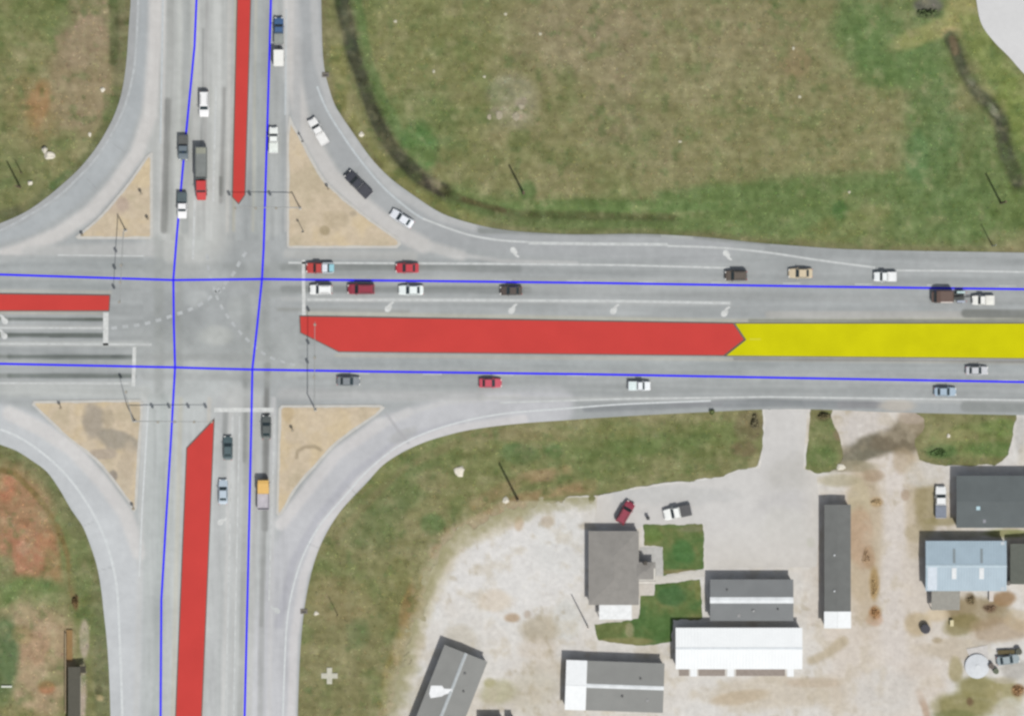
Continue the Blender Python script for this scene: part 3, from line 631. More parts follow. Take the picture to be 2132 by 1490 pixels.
def ditch_z(X, Y):
    z = np.zeros(X.shape)
    for pts, w_, dep in ((DITCH, 30, .95), (DITCH2, 22, .35), (DITCH3, 28, .8), (DITCH4, 18, .35)):
        z -= dep * sstep(w_, 0, linedist(X, Y, pts))
    rd = polysdf(X, Y, ROAD_NEAR); z *= sstep(0, 14, -rd)
    z += (fbm(X, Y, 40, 3, 200) - .5) * .35 * sstep(4, 60, -rd) - .02
    return np.minimum(z, -.005)
ROAD_NEAR = ROAD
ground = sheet('ground', None, -120, -100, 2260, 1600, 4, 0, ground_colour, G_FIELD, zf=ditch_z, extra=[60, 200, 600, 1500, 4000, 12000])
tag(ground, kind='structure')
road = sheet('road', lambda X, Y: polysdf(X, Y, ROAD), -120, -100, 2260, 1600, 3.5, .05, road_colour, G_ROAD, extra=[200, 1500])
tag(road, kind='structure')
yard = sheet('gravel_yard', lambda X, Y: np.minimum(polysdf(X, Y, YARD) + (fbm(X, Y, 34, 4, 121) - .5) * np.where((X < 1240) & (Y > 1035), 46, 8) + (fbm(X, Y, 13, 3, 122) - .5) * np.where((X < 1240) & (Y > 1035), 34, 6), 0 * X + 400),
             770, 840, 2260, 1600, 4, .02, yard_colour, G_YARD)
tag(yard, kind='structure')
drive = sheet('driveway', lambda X, Y: polysdf(X, Y, DRIVE) + (fbm(X, Y, 20, 3, 131) - .5) * 5, 1230, 846, 1716, 1190, 4, .03, concrete_colour, G_CONC)
tag(drive, kind='structure')
for nm, pl in (('lawn', LAWN_A), ('lawn', LAWN_B)):
    xs = [p[0] for p in pl]; ys = [p[1] for p in pl]
    tag(sheet(nm, lambda X, Y: polysdf(X, Y, pl) + (fbm(X, Y, 14, 3, 141) - .5) * 6, min(xs) - 6, min(ys) - 6, max(xs) + 6, max(ys) + 6, 3, .06, lawn_colour, G_LAWN), kind='structure')
PATHM = mat('garden path concrete', (206, 202, 194), .9, var=.06)
tag(MB().prism(W2([(1360, 1200), (1382, 1199), (1436, 1190), (1466, 1186), (1467, 1199), (1440, 1204), (1410, 1209), (1366, 1214)]), -.05, .075).build('garden_path', PATHM), kind='structure')
tag(MB().prism(W2([(1332, 1139), (1379, 1138), (1381, 1197), (1332, 1199)]), -.05, .085).build('patio', mat('patio concrete', (188, 187, 183), .9)), kind='structure')
tag(MB().prism(W2([(1331, 1216), (1361, 1216), (1361, 1239), (1331, 1239)]), -.05, .11).build('step_pad', mat('step concrete', (204, 198, 190), .9)), kind='structure')
pad = sheet('concrete_lot', lambda X, Y: polysdf(X, Y, PAD_NE), 2010, -100, 2260, 300, 4, .12, lambda X, Y: np.array((212, 212, 212.)) + ((fbm(X, Y, 70, 3, 151) - .5) * 8)[..., None], G_CONC, extra=[600])
tag(pad, kind='structure')

# traffic islands: kerb ring with tan paving inside
ISLAND_LABEL = {'NW': 'tan paved triangular traffic island with pale kerb beside the red truck', 'NE': 'largest tan traffic island, inside the curve carrying three turning vehicles',
                'SW': 'stained tan traffic island with grey dirt patches along its middle', 'SE': 'tan traffic island beside the yellow truck, marked by a dark crescent'}
for k, pl in ISL.items():
    isl = MB().prism(W2(pl), -.02, .14).build('traffic_island', KERB)
    tag(isl, ISLAND_LABEL[k], 'traffic island', 'tan traffic islands at the junction corners')
    xs = [p[0] for p in pl]; ys = [p[1] for p in pl]
    sheet('paving', lambda X, Y: polysdf(X, Y, pl) - 5.5 + (fbm(X, Y, 20, 2, 161) - .5) * 3, min(xs), min(ys), max(xs), max(ys), 3, .146, island_colour, G_PAVE, isl)

MED_LABEL = {'north': 'long red median strip with a pointed end beside the red truck', 'west': 'short red median strip with a square end at the left road',
             'east': 'widest red median strip, ending in an arrow point against the yellow median', 'south': 'red median strip cut diagonally at its upper end below the junction',
             'yellow': 'long yellow median strip continuing from the arrow end of the red one'}
for k, pl in MED.items():
    o = MB().prism(W2(pl), -.02, .17 if k != 'yellow' else .15).build('median_strip', DKERB)
    tag(o, MED_LABEL[k], 'median strip', 'coloured median strips' )
    MB().prism(W2(inset(pl, 2.0 if k != 'yellow' else 1.6)), .05, .18 if k != 'yellow' else .158).build('painted_surface', YELP if k == 'yellow' else REDP, o)
MB().prism(W2([(1560, 704.5), (1584, 704.5), (1584, 707.5), (1560, 707.5)]), .05, .162).build('worn_stripe', mat('bright yellow paint', (212, 208, 52), .9), [o for o in bpy.data.objects if o.name.startswith('median_strip')][-1])

# painted markings are parts of the road
ZM = .056
for pts in ([(632, 541), (632.5, 656)],): ribbon('stop_line', pts, 7, ZM, WPAINT, road)
ribbon('stop_line', [(220.5, 650), (220, 719)], 11, ZM, WPAINT, road)
ribbon('stop_line', [(280, 722), (277.5, 804)], 7.5, ZM, WPAINT, road)
ribbon('stop_line', [(446, 853), (570, 853)], 9, ZM, WPAINT, road)
ribbon('lane_line', [(600, 547), (1000, 549), (1300, 552), (1520, 558)], 4.5, ZM, FPAINT, road)
ribbon('lane_line', [(640, 624), (1000, 625), (1300, 627), (1520, 631)], 6, ZM, FPAINT, road)
ribbon('lane_line', [(1100, 506), (1250, 508), (1390, 509)], 6.5, ZM, FPAINT, road)
ribbon('edge_line', smooth([(1390, 512), (1500, 516), (1600, 526), (1700, 541), (1822, 557)]), 4.5, ZM, FPAINT, road)
ribbon('edge_line', [(1866, 563), (2000, 564), (2230, 568)], 4, ZM, FPAINT, road)
ribbon('edge_line', smooth([(880, 455), (930, 474), (980, 490), (1040, 500), (1100, 504)]), 4.5, ZM, FPAINT, road)
ribbon('edge_line', smooth([(660, 180), (680, 228), (712, 280), (752, 336), (800, 392), (850, 435), (880, 455)]), 4.5, ZM, mat('thin edge paint', (190, 196, 198), .8), road)
ribbon('edge_line', smooth([(288, 0), (284, 90), (278, 150), (262, 215), (235, 275), (200, 330), (165, 368), (120, 410), (60, 448), (0, 480), (-60, 496)]), 5, ZM, DPAINT, road)
ribbon('edge_line', smooth([(0, 893), (40, 910), (85, 940), (130, 980), (170, 1030), (205, 1090), (228, 1150), (243, 1220), (248, 1300), (252, 1400), (256, 1530)]), 5, ZM, mat('pale edge paint', (208, 212, 213), .8), road)
ribbon('edge_line', smooth([(588, 1530), (592, 1400), (598, 1290), (612, 1215), (634, 1150), (668, 1090), (720, 1030), (770, 975), (840, 922), (930, 886), (1040, 862), (1180, 850), (1300, 841), (1480, 834)]), 3.5, ZM, mat('pale edge paint', (208, 212, 213), .8), road)
ribbon('edge_line', [(1040, 838), (1300, 830), (1600, 826), (2230, 834)], 4, ZM, FPAINT, road)
ribbon('edge_line', [(340, -60), (337, 150), (334, 300)], 3.5, ZM, mat('thin edge paint', (190, 196, 198), .8), road)
ribbon('edge_line', [(596, 20), (594, 240)], 3.5, ZM, mat('thin edge paint', (190, 196, 198), .8), road)
ribbon('edge_line', [(309, 840), (296, 1060), (290, 1200)], 3, ZM, mat('pale edge paint', (208, 212, 213), .8), road)
ribbon('lane_line', [(-80, 682), (212, 683)], 4, ZM, FPAINT, road)
ribbon('lane_line', [(-80, 715), (316, 717)], 4.5, ZM, FPAINT, road)
ribbon('edge_line', [(-80, 797), (268, 798)], 4, ZM, FPAINT, road)
ribbon('edge_line', [(120, 531), (300, 533)], 3, ZM, FPAINT, road)
ribbon('lane_line', [(484, 866), (474, 1300), (468, 1530)], 3.5, ZM, FPAINT, road)
ribbon('lane_line', [(499, 866), (490, 1300), (486, 1530)], 3.5, ZM, FPAINT, road)
ribbon('lane_line', [(572, 866), (560, 1250)], 3.5, ZM, FPAINT, road)
ribbon('lane_line', [(408, 330), (404, 470), (402, 540)], 4.5, ZM, FPAINT, road)
ribbon('lane_line', [(450, 180), (444, 420)], 4, ZM, FPAINT, road)
for x in range(1000, 2130, 150): ribbon('lane_dash', [(x + 30, 579 + (x - 700) * .012), (x + 66, 579.4 + (x - 700) * .012)], 3.5, ZM, DPAINT, road)
for x in range(730, 2130, 150): ribbon('lane_dash', [(x, 777 + (x - 700) * .0105), (x + 40, 777.4 + (x - 700) * .0105)], 3.5, ZM, DPAINT, road)
def dashes(pts, n, w_, ln=.5):
    pts = smooth(pts, 12); L = [0]
    for a, b in zip(pts, pts[1:]): L.append(L[-1] + math.dist(a, b))
    def at(s):
        for i in range(len(L) - 1):
            if L[i + 1] >= s: break
        t = (s - L[i]) / (L[i + 1] - L[i]); return (pts[i][0] + (pts[i + 1][0] - pts[i][0]) * t, pts[i][1] + (pts[i + 1][1] - pts[i][1]) * t)
    for k in range(n):
        a = L[-1] * k / n; ribbon('turn_dash', [at(a), at(a + L[-1] / n * ln)], w_, ZM, DPAINT, road)
dashes([(232, 683), (300, 674), (365, 655), (415, 635), (455, 603), (482, 575), (505, 535), (520, 516)], 15, 7)
dashes([(432, 530), (434, 560), (445, 600), (462, 640), (490, 680), (518, 710), (552, 738), (585, 752), (625, 762)], 15, 5.5)
dashes([(468, 598), (452, 610), (444, 600)], 3, 5)
ARR = [(-20, 4), (6, 4), (10, 2), (13, -5), (13, -9), (6, -9), (17, -20), (27, -9), (20, -9), (20, -4), (16, 5), (9, 10), (-20, 10)]
def arrow(px, py, deg, scale, flip=1, m=WPAINT):
    c, s = math.cos(math.radians(deg)), math.sin(math.radians(deg))
    pl = [(px + (x * c - y * flip * s) * scale, py + (x * s + y * flip * c) * scale) for x, y in ARR]
    mb = MB(); vs = [mb.bm.verts.new(P(x, y, ZM)) for x, y in pl]; mb.bm.faces.new(vs)
    o = mb.build('turn_arrow', m, road)
    if o.data.polygons[0].normal.z < 0: o.data.flip_normals()
    bm = bmesh.new(); bm.from_mesh(o.data); bmesh.ops.triangulate(bm, faces=bm.faces[:]); bm.to_mesh(o.data); bm.free()
# short fat curved arrows as worn as the photographed ones
HOOK = smooth([(-9, -11), (-5, -10), (-2, -6), (2, -3), (6, 1)], 3)
def hook(px, py, fx, fy, swap=False, m=WPAINT, sc_=1.0):
    f = lambda x, y: (px + (y if swap else x) * fx * sc_, py + (x if swap else y) * fy * sc_)
    shaft = [(10, -12), (13, -9), (7, -4), (8, 1), (5, 9), (0, 13), (-7, 12), (-9, 6), (-7, 0), (-2, -2), (3, -8)]
    mb = MB(); vs = [mb.bm.verts.new(P(*f(x, y), ZM)) for x, y in shaft]; mb.bm.faces.new(vs)
    bmesh.ops.triangulate(mb.bm, faces=mb.bm.faces[:])
    o = mb.build('turn_arrow', m, road)
    if o.data.polygons[0].normal.z < 0: o.data.flip_normals()
for x, y in ((809, 638), (1066, 642), (1278, 643), (1509, 648)): hook(x, y, 1, 1, sc_=.9)
for x, y in ((1070, 526), (1513, 532)): hook(x, y, 1, -1, sc_=.9)
hook(463, 1086, -1, -1, True, sc_=.8); hook(573, 1270, 1, -1, True, sc_=.8, m=FPAINT)
hook(9, 664, -1, 1, sc_=.85); hook(8, 695, -1, 1, sc_=.85)
# long blue lines along the carriageways
ZB = .062
ribbon('blue_line', [(412, -80), (409, 4), (405, 98), (384, 314), (369, 480), (361, 581), (362, 677), (364.5, 764), (357, 897), (346, 1080), (336, 1248), (334.5, 1487), (333, 1560)], 4.4, ZB, BPAINT, road)
ribbon('blue_line', [(565, -80), (564, 4), (559, 181), (549, 516), (545.5, 581), (535, 683), (525.5, 768), (523, 897), (517, 1170), (509.5, 1487), (508, 1560)], 4.4, ZB + .001, BPAINT, road)
ribbon('blue_line', [(-80, 569), (0, 571.5), (361, 583), (545, 581), (760, 583.5), (1240, 589), (1700, 596.5), (2130, 602), (2230, 603)], 4.4, ZB + .002, BPAINT, road)
ribbon('blue_line', [(-80, 754), (0, 757), (364, 764.5), (440, 767), (525, 769), (760, 773), (1240, 779), (1700, 787.5), (2130, 795), (2230, 797)], 4.4, ZB + .003, BPAINT, road)

# ------------------------------------------------------------------ vehicles
def wheels(root, xs, wy, r=.34, wd=.24):
    for x in xs:
        for s in (-1, 1):
            t = MB().cyl((x, s * (wy - wd), r), (x, s * wy, r), r, n=14).build('wheel', TYRE, root)
            MB().cyl((x, s * (wy - .02), r), (x, s * (wy + .012), r), r * .6, n=10).build('rim', RIM, t)

def ring(x, w, zb, zt):
    zm = zb + (zt - zb) * .55
    return [(x, -w * .92, zb), (x, -w, zb + .12), (x, -w, zm), (x, -w * .95, zt - .05), (x, -w * .82, zt), (x, w * .82, zt), (x, w * .95, zt - .05), (x, w, zm), (x, w, zb + .12), (x, w * .92, zb)]

def greenhouse(root, bodymb, L, W, xr, xf, tr, tf, zb, zt, wb=.45, wt=.36, glass=True, side=True):
    """cabin shell (joined to the painted body) with its panes as parts; x fractions of the length"""
    a = [(xr * L, -wb * W, zb), (xf * L, -wb * W, zb), (xf * L, wb * W, zb), (xr * L, wb * W, zb)]
    t = [(tr * L, -wt * W, zt), (tf * L, -wt * W, zt), (tf * L, wt * W, zt), (tr * L, wt * W, zt)]
    mid = [(p[0] + (q[0] - p[0]) * .88, p[1] + (q[1] - p[1]) * .88, p[2] + (q[2] - p[2]) * .90) for p, q in zip(a, t)]
    tt = [(p[0] * 1.0, p[1] * .94, p[2]) for p in t]
    bodymb.loft([a, mid, tt])
    def pane(i, j, name, u0, u1, v0, v1):
        A, Bq, Cq, D = Vector(a[i]), Vector(a[j]), Vector(mid[j]), Vector(mid[i])
        def pt(u, v): return (A * (1 - u) + Bq * u) * (1 - v) + (D * (1 - u) + Cq * u) * v
        MB().slab([pt(u0, v0), pt(u1, v0), pt(u1, v1), pt(u0, v1)]).build(name, GLASS, root)
    pane(1, 2, 'windscreen', .05, .95, .06, .97); pane(3, 0, 'rear_window', .08, .92, .12, .95)
    if side:
        pane(0, 1, 'side_window', .08, .90, .2, .93); pane(2, 3, 'side_window', .1, .92, .2, .93)

def lamps(root, L, W, zf, zr):
    for s in (-1, 1):
        MB().box((L * .478, s * W * .33, zf), (.12, .34, .14), .02).build('headlight', LAMP, root)
        MB().box((-L * .49, s * W * .37, zr), (.08, .24, .16), .02).build('tail_light', TAIL, root)
    
def mirrors(root, x, W, z, m):
    for s in (-1, 1): MB().box((x, s * (W * .5 + .07), z), (.14, .2, .14), .03).build('wing_mirror', m, root)

def body(root, L, W, st, m, zb=.27):
    mb = MB(); mb.loft([ring(f * L, w * W, zb, zt) for f, w, zt in st]); return mb

def sedan(root, L, W, rgb, trunk=None):
    m = paintm(rgb)
    mb = body(root, L, W, [(-.5, .38, .62), (-.485, .44, .84), (-.42, .48, .93), (-.2, .5, .94), (.1, .5, .95), (.22, .495, .92), (.38, .48, .80), (.46, .44, .72), (.5, .35, .56)], m)
    greenhouse(root, mb, L, W, -.36, .21, -.22, .04, .9, 1.45)
    mb.build('body', m, root)
    lamps(root, L, W, .68, .75); mirrors(root, .12 * L, W, 1.0, m); wheels(root, (-.30 * L, .31 * L), W * .5 - .02)

def suv(root, L, W, rgb):
    m = paintm(rgb)
    mb = body(root, L, W, [(-.5, .42, .7), (-.49, .46, 1.0), (-.44, .49, 1.05), (0, .5, 1.06), (.2, .5, 1.06), (.36, .49, 1.0), (.46, .46, .9), (.5, .38, .7)], m, .32)
    greenhouse(root, mb, L, W, -.475, .235, -.44, .08, 1.03, 1.75, .46, .40)
    mb.build('body', m, root)
    for s in (-1, 1): MB().box((-.17 * L, s * W * .31, 1.79), (.4 * L, .05, .05), .01).build('roof_rail', BLACK, root)
    lamps(root, L, W, .86, 1.0); mirrors(root, .17 * L, W, 1.15, m); wheels(root, (-.30 * L, .31 * L), W * .5 - .02, .38)

def pickup(root, L, W, rgb, bed=None, cover=None, long_cab=True):
    m = paintm(rgb); xc = -.08 if long_cab else .0
    mb = body(root, L, W, [(xc - .02, .47, 1.05), (xc, .5, 1.1), (.2, .5, 1.1), (.36, .49, 1.05), (.46, .47, .98), (.5, .40, .72)], m, .36)
    greenhouse(root, mb, L, W, xc - .005, .24, xc + .02, .12, 1.07, 1.8, .46, .40)
    mb.build('body', m, root)
    mbd = paintm(bed) if bed else m
    t = MB(); x0, x1 = -.5 * L, (xc - .025) * L; cx, ln = (x0 + x1) / 2, x1 - x0
    for s in (-1, 1): t.box((cx, s * (W * .5 - .09), .85), (ln, .16, .56), .03)
    t.box((x0 + .05, 0, .85), (.1, W - .364, .54), .02); t.box((cx, 0, .62), (ln - .12, W - .36, .08)); t.box((x1 - .04, 0, .85), (.08, W - .364, .54), .01)
    t.build('bed', mbd, root)
    MB().box((cx, 0, .68 if not cover else 1.14), (ln - .22, W - .38 if not cover else W - .14, .03), .01).build('bed_liner' if not cover else 'bed_cover', BLACK if not cover else mat('bed cover vinyl %d' % cover[0], cover, .7), root)
    MB().box((-.5 * L - .06, 0, .6), (.12, W * .9, .16), .03).build('bumper', RIM, root)
    lamps(root, L, W, .9, .95); mirrors(root, .15 * L, W, 1.2, m); wheels(root, (-.31 * L, .32 * L), W * .5 - .02, .4)

def van(root, L, W, rgb):
    m = paintm(rgb)
    mb = body(root, L, W, [(-.5, .45, .8), (-.49, .48, 1.1), (-.3, .5, 1.12), (.2, .5, 1.12), (.38, .49, 1.02), (.47, .45, .86), (.5, .38, .66)], m, .32)
    greenhouse(root, mb, L, W, -.485, .34, -.47, .16, 1.1, 1.95, .47, .41)
    mb.build('body', m, root)
    lamps(root, L, W, .8, 1.1); mirrors(root, .26 * L, W, 1.2, m); wheels(root, (-.31 * L, .33 * L), W * .5 - .02, .36)

def truck(root, L, W, rgb, bed, cabfrac, deep=1.1, floor=None):
    """bonneted two-axle truck with an open body behind the cab"""
    m = paintm(rgb); mb_ = mat('truck body %d %d %d' % bed, bed, .6, var=.12)
    xb = .5 - cabfrac
    mb = MB(); mb.loft([ring(f * L, w * W, .55, zt) for f, w, zt in ((xb, .46, 1.5), (xb + .02, .47, 1.55), (xb + cabfrac * .62, .47, 1.55), (xb + cabfrac * .66, .44, 1.4), (.47, .41, 1.3), (.5, .36, .95))])
    greenhouse(root, mb, L, W, xb + .005, xb + cabfrac * .63, xb + .02, xb + cabfrac * .5, 1.5, 2.35, .45, .41)
    mb.build('cab', m, root)
    MB().box((-.02 * L, 0, .62), (L * .94, .9, .2), .03).build('chassis', BLACK, root)
    x0, x1 = -.5 * L, (xb - .02) * L; cx, ln = (x0 + x1) / 2, x1 - x0
    t = MB().box((cx, 0, .95), (ln, W, .14), .02)
    for s in (-1, 1): t.box((cx, s * (W * .5 - .05), 1.022 + deep / 2), (ln, .1, deep), .02)
    t.box((x0 + .05, 0, 1.022 + deep / 2), (.1, W - .206, deep - .01), .01); t.box((x1 - .05, 0, 1.022 + deep / 2 + .15), (.1, W - .206, deep + .3), .01)
    t.build('dump_bed' if deep > .8 else 'load_bed', mb_, root)
    lamps(root, L, W * .85, 1.0, .7); mirrors(root, (xb + cabfrac * .5) * L, W, 1.8, BLACK)
    wheels(root, (-.28 * L, -.14 * L, .36 * L) if L > 8 else (-.28 * L, .33 * L), W * .48, .5, .3)
    return cx, ln

VEH = [
 # kind, label, category, px, py, heading degrees, length px, width px, builder, colours
 ('suv', 'white sport utility vehicle, rearmost of the vehicles waiting left of the upper red median', 'suv', 425.5, 217, -90, 54, 21, suv, dict(rgb=(246, 246, 246))),
 ('pickup_truck', 'dark grey pickup under the blue line, level with the red truck', 'pickup', 382, 308, -90, 52, 21, pickup, dict(rgb=(108, 120, 128), bed=(96, 102, 104), cover=(92, 94, 92))),
 ('pickup_truck', 'white pickup with a dark slate bed cover, foremost by the upper left island', 'pickup', 380, 428, -90, 54, 20, pickup, dict(rgb=(248, 248, 248), bed=(96, 112, 116), cover=(84, 98, 102))),
 ('pickup_truck', 'blue pickup with a grey bed at the top edge, behind the white trailer', 'pickup', 581, 65, 90, 56, 20, pickup, dict(rgb=(66, 100, 142), bed=(140, 146, 142), cover=(146, 152, 148))),
 ('pickup_truck', 'white pickup on the right of the upper red median, beside the largest island', 'pickup', 570, 292, 90, 54, 19, pickup, dict(rgb=(246, 250, 246), cover=(232, 238, 232))),
 ('pickup_truck', 'white pickup on the curved slip road, ahead of the charcoal one', 'pickup', 663, 274, 120, 60, 20, pickup, dict(rgb=(246, 246, 244), cover=(238, 238, 236))),
 ('pickup_truck', 'charcoal black pickup on the curved slip road between two white vehicles', 'pickup', 746, 384, 135, 66, 23, pickup, dict(rgb=(62, 64, 72), cover=(66, 68, 76))),
 ('sedan', 'white sedan with dark glass, last on the curved slip road', 'car', 837, 455, 148, 52, 20, sedan, dict(rgb=(236, 240, 246))),
 ('pickup_truck', 'red pickup with a white and pale blue load at the right stop line', 'pickup', 666, 558, 180, 56, 22, pickup, dict(rgb=(190, 68, 62), bed=(216, 226, 232), long_cab=True)),
 ('sedan', 'bright red sedan in the upper lane, behind the loaded red pickup', 'car', 848, 558, 180, 48, 21, sedan, dict(rgb=(196, 62, 72))),
 ('suv', 'white sport utility vehicle first at the right stop line, below the blue line', 'suv', 669, 603, 180, 47, 21, suv, dict(rgb=(248, 250, 248))),
 ('suv', 'dark red sport utility vehicle between two white vehicles in the queue', 'suv', 752, 602, 180, 56, 22, suv, dict(rgb=(150, 50, 66))),
 ('sedan', 'white sedan third in the queue, behind the dark red vehicle', 'car', 856, 604, 180, 52, 21, sedan, dict(rgb=(240, 248, 246))),
 ('sedan', 'dark brown sedan alone behind the white sedan, above a turn arrow', 'car', 1064, 605, 180, 46, 20, sedan, dict(rgb=(88, 78, 70))),
 ('suv', 'dark brown sport utility vehicle under the upper turn arrow on the right road', 'suv', 1532, 574, 180, 46, 22, suv, dict(rgb=(98, 88, 78))),
 ('sedan', 'beige gold sedan ahead of the white one on the upper right road', 'car', 1666, 569, 180, 50, 21, sedan, dict(rgb=(214, 198, 168))),
 ('pickup_truck', 'white pickup where the edge line ends on the upper right road', 'pickup', 1842, 576, 180, 47, 20, pickup, dict(rgb=(244, 248, 248), cover=(240, 242, 242))),
 ('pickup_truck', 'white pickup following the dark brown tow truck at the right edge', 'pickup', 2046, 625, 180, 46, 20, pickup, dict(rgb=(244, 244, 238), cover=(236, 236, 228))),
 ('sedan', 'silver grey sedan just right of the lower signal arm on the lower right road', 'car', 726, 793, 0, 48, 20, sedan, dict(rgb=(132, 138, 142))),
 ('sedan', 'crimson sedan alone on the lower carriageway below the red median', 'car', 1021, 797, 0, 47, 20, sedan, dict(rgb=(202, 80, 98))),
 ('pickup_truck', 'white pickup alone in the lower carriageway, right of the crimson sedan', 'pickup', 1331, 803, 0, 46, 19, pickup, dict(rgb=(244, 248, 252), cover=(226, 240, 240))),
 ('sedan', 'pale blue grey sedan at the lower right, near the driveways', 'car', 1967, 815, 0, 46, 19, sedan, dict(rgb=(168, 188, 204))),
 ('sedan', 'light grey sedan just below the yellow median at the right edge', 'car', 2033, 771, 0, 46, 18, sedan, dict(rgb=(204, 206, 210))),
 ('sedan', 'dark green sedan first at the lower stop line, beside the lower right island', 'car', 555, 889, 90, 50, 20, sedan, dict(rgb=(92, 98, 96))),
 ('sedan', 'dark teal sedan beside the cut end of the lower red median', 'car', 475, 932, 90, 50, 20, sedan, dict(rgb=(82, 100, 104))),
 ('sedan', 'silver blue sedan behind the dark teal sedan', 'car', 465, 1023, 90, 52, 20, sedan, dict(rgb=(190, 204, 216))),
 ('suv', 'dark red sport utility vehicle parked diagonally at the corner of the hipped house', 'suv', 1302, 1066, 60, 50, 22, suv, dict(rgb=(150, 56, 74))),
 ('pickup_truck', 'white pickup with a dark bed parked by the small lawn', 'pickup', 1410, 1066, 192, 58, 24, pickup, dict(rgb=(248, 250, 246), bed=(112, 112, 112), cover=(88, 88, 90))),
 ('pickup_truck', 'white crew cab pickup parked against the dark slate roofed building', 'pickup', 1958, 1044, 90, 66, 23, pickup, dict(rgb=(242, 244, 244), bed=(124, 132, 144), cover=(130, 138, 152))),
]
for kind, label, cat, px, py, deg, Lp, Wp, fn, kw in VEH:
    road_z = .05 if py < 860 or px < 1000 else .035
    r = thing(kind, label, cat, P(px, py, road_z), math.radians(deg), 'vehicles on the roads' if road_z == .05 else 'vehicles parked in the yards')
    fn(r, Lp * S, Wp * S, **kw)
    if 'load at' in label:
        pass
# the load in the red pickup
ld = thing('cooler_box', 'white and pale blue boxes loaded in the bed of the red pickup', 'box', P(678, 558, .72))
MB().box((-.12, 0, .28), (1.0, 1.45, .5), .05).build('box_lid', mat('cooler white', (226, 232, 240), .5), ld)
MB().box((1.15, 0, .25), (.95, 1.4, .44), .05).build('box_body', mat('cooler blue', (150, 204, 216), .5), ld)
# trucks
r = thing('dump_truck', 'red truck with a long grey dump bed beside the upper red median', 'truck', P(420, 362, .05), math.radians(-90), 'vehicles on the roads')
bx_, bl_ = truck(r, 110 * S, 24 * S, (206, 62, 62), (122, 128, 126), .38, 1.3)
MB().box((bx_, 0, 2.2), (bl_ - .25, 24 * S - .25, .05), .02).build('bed_tarp', mat('grey bed tarp', (128, 132, 130), .85, var=.1, scale=1.2), r)
MB().box((-.5 * 110 * S + .7, 0, 2.24), (1.1, 24 * S - .3, .04), .01).build('tarp_flap', mat('pale tarp flap', (150, 152, 138), .85), r)
r = thing('work_truck', 'yellow truck with a pale grey open bed beside the lower right island', 'truck', P(549, 1028, .05), math.radians(90), 'vehicles on the roads')
m_ = paintm((230, 186, 106))
L_, W_ = 66 * S, 25 * S
mb = MB(); mb.loft([ring(f * L_, w * W_, .5, zt) for f, w, zt in ((.02, .46, 2.1), (.04, .49, 2.25), (.34, .49, 2.3), (.44, .47, 2.2), (.49, .44, 1.5), (.5, .42, .9))])
mb.build('cab', m_, r)
MB().slab([(.452 * L_, -.42 * W_, 2.12), (.452 * L_, .42 * W_, 2.12), (.492 * L_, .4 * W_, 1.5), (.492 * L_, -.4 * W_, 1.5)][::-1], .03).build('windscreen', GLASS, r)
for s in (-1, 1): MB().box((.3 * L_, s * W_ * .492, 1.75), (.9, .03, .55), .005).build('side_window', GLASS, r)
t = MB().box((-.24 * L_, 0, .9), (.5 * L_, W_, .14), .02)
for s in (-1, 1): t.box((-.24 * L_, s * (W_ * .5 - .05), 1.2), (.5 * L_, .1, .44), .02)
t.box((-.484 * L_, 0, 1.2), (.1, W_ - .21, .42), .02); t.build('load_bed', mat('pale lavender bed', (190, 186, 194), .6, var=.1), r)
MB().box((-.02, 0, .6), (L_ * .9, .8, .2), .02).build('chassis', BLACK, r)
lamps(r, L_, W_, .9, .75); wheels(r, (-.28 * L_, .32 * L_), W_ * .48, .45, .3); mirrors(r, .38 * L_, W_, 1.7, BLACK)
# white cargo trailer behind the blue pickup
r = thing('cargo_trailer', 'white box trailer towed behind the blue pickup', 'trailer', P(581, 122, .05), math.radians(90), 'vehicles on the roads')
MB().box((0, 0, 1.35), (34 * S, 21 * S, 1.75), .08).build('box_body', paintm((244, 244, 238)), r)
MB().box((2.0, 0, .5), (1.3, .14, .12), .01).build('tow_bar', BLACK, r); MB().box((2.5, 0, .5), (.2, .2, .2), .04).build('coupling', BLACK, r)
MB().box((-1.545, 0, 1.3), (.03, 1.5, 1.4), .005).build('rear_door', mat('trailer door white', (226, 226, 222), .5), r)
wheels(r, (-.2,), .98, .34)
# tow truck
r = thing('tow_truck', 'dark brown tow truck with its boom raised, ahead of the white pickup', 'truck', P(1975, 618, .05), math.radians(180), 'vehicles on the roads')
L_, W_ = 74 * S, 27 * S; m_ = paintm((104, 84, 74))
mb = MB(); mb.loft([ring(f * L_, w * W_, .5, zt) for f, w, zt in ((-.12, .44, 2.0), (-.09, .49, 2.3), (.25, .49, 2.35), (.36, .47, 2.2), (.42, .45, 1.4), (.49, .4, 1.25), (.5, .34, .9))])
mb.build('cab', m_, r)
MB().slab([(.37 * L_, -.4 * W_, 2.12), (.43 * L_, -.39 * W_, 1.42), (.43 * L_, .39 * W_, 1.42), (.37 * L_, .4 * W_, 2.12)], .03).build('windscreen', GLASS, r)
t = MB().box((-.27 * L_, 0, .95), (.3 * L_, W_ * .5, .3), .03); t.build('deck', mat('deck steel', (70, 76, 74), .6), r)
for s, c in ((-1, (190, 214, 214)), (1, (172, 180, 196))): MB().box((-.33 * L_, s * W_ * .36, 1.05), (1.5, .42, .4), .04).build('tool_locker', mat('locker paint %d' % c[0], c, .5), r)
MB().cyl((-.14 * L_, 0, 1.3), (-.52 * L_, 0, 2.0), .13, .09, 8).build('boom', BLACK, r)
MB().cyl((-.5 * L_, 0, .55), (-.66 * L_, 0, .5), .09, .09, 8).build('wheel_lift', BLACK, r)
lamps(r, L_, W_ * .9, .95, .8); wheels(r, (-.3 * L_, .34 * L_), W_ * .48, .45, .3)

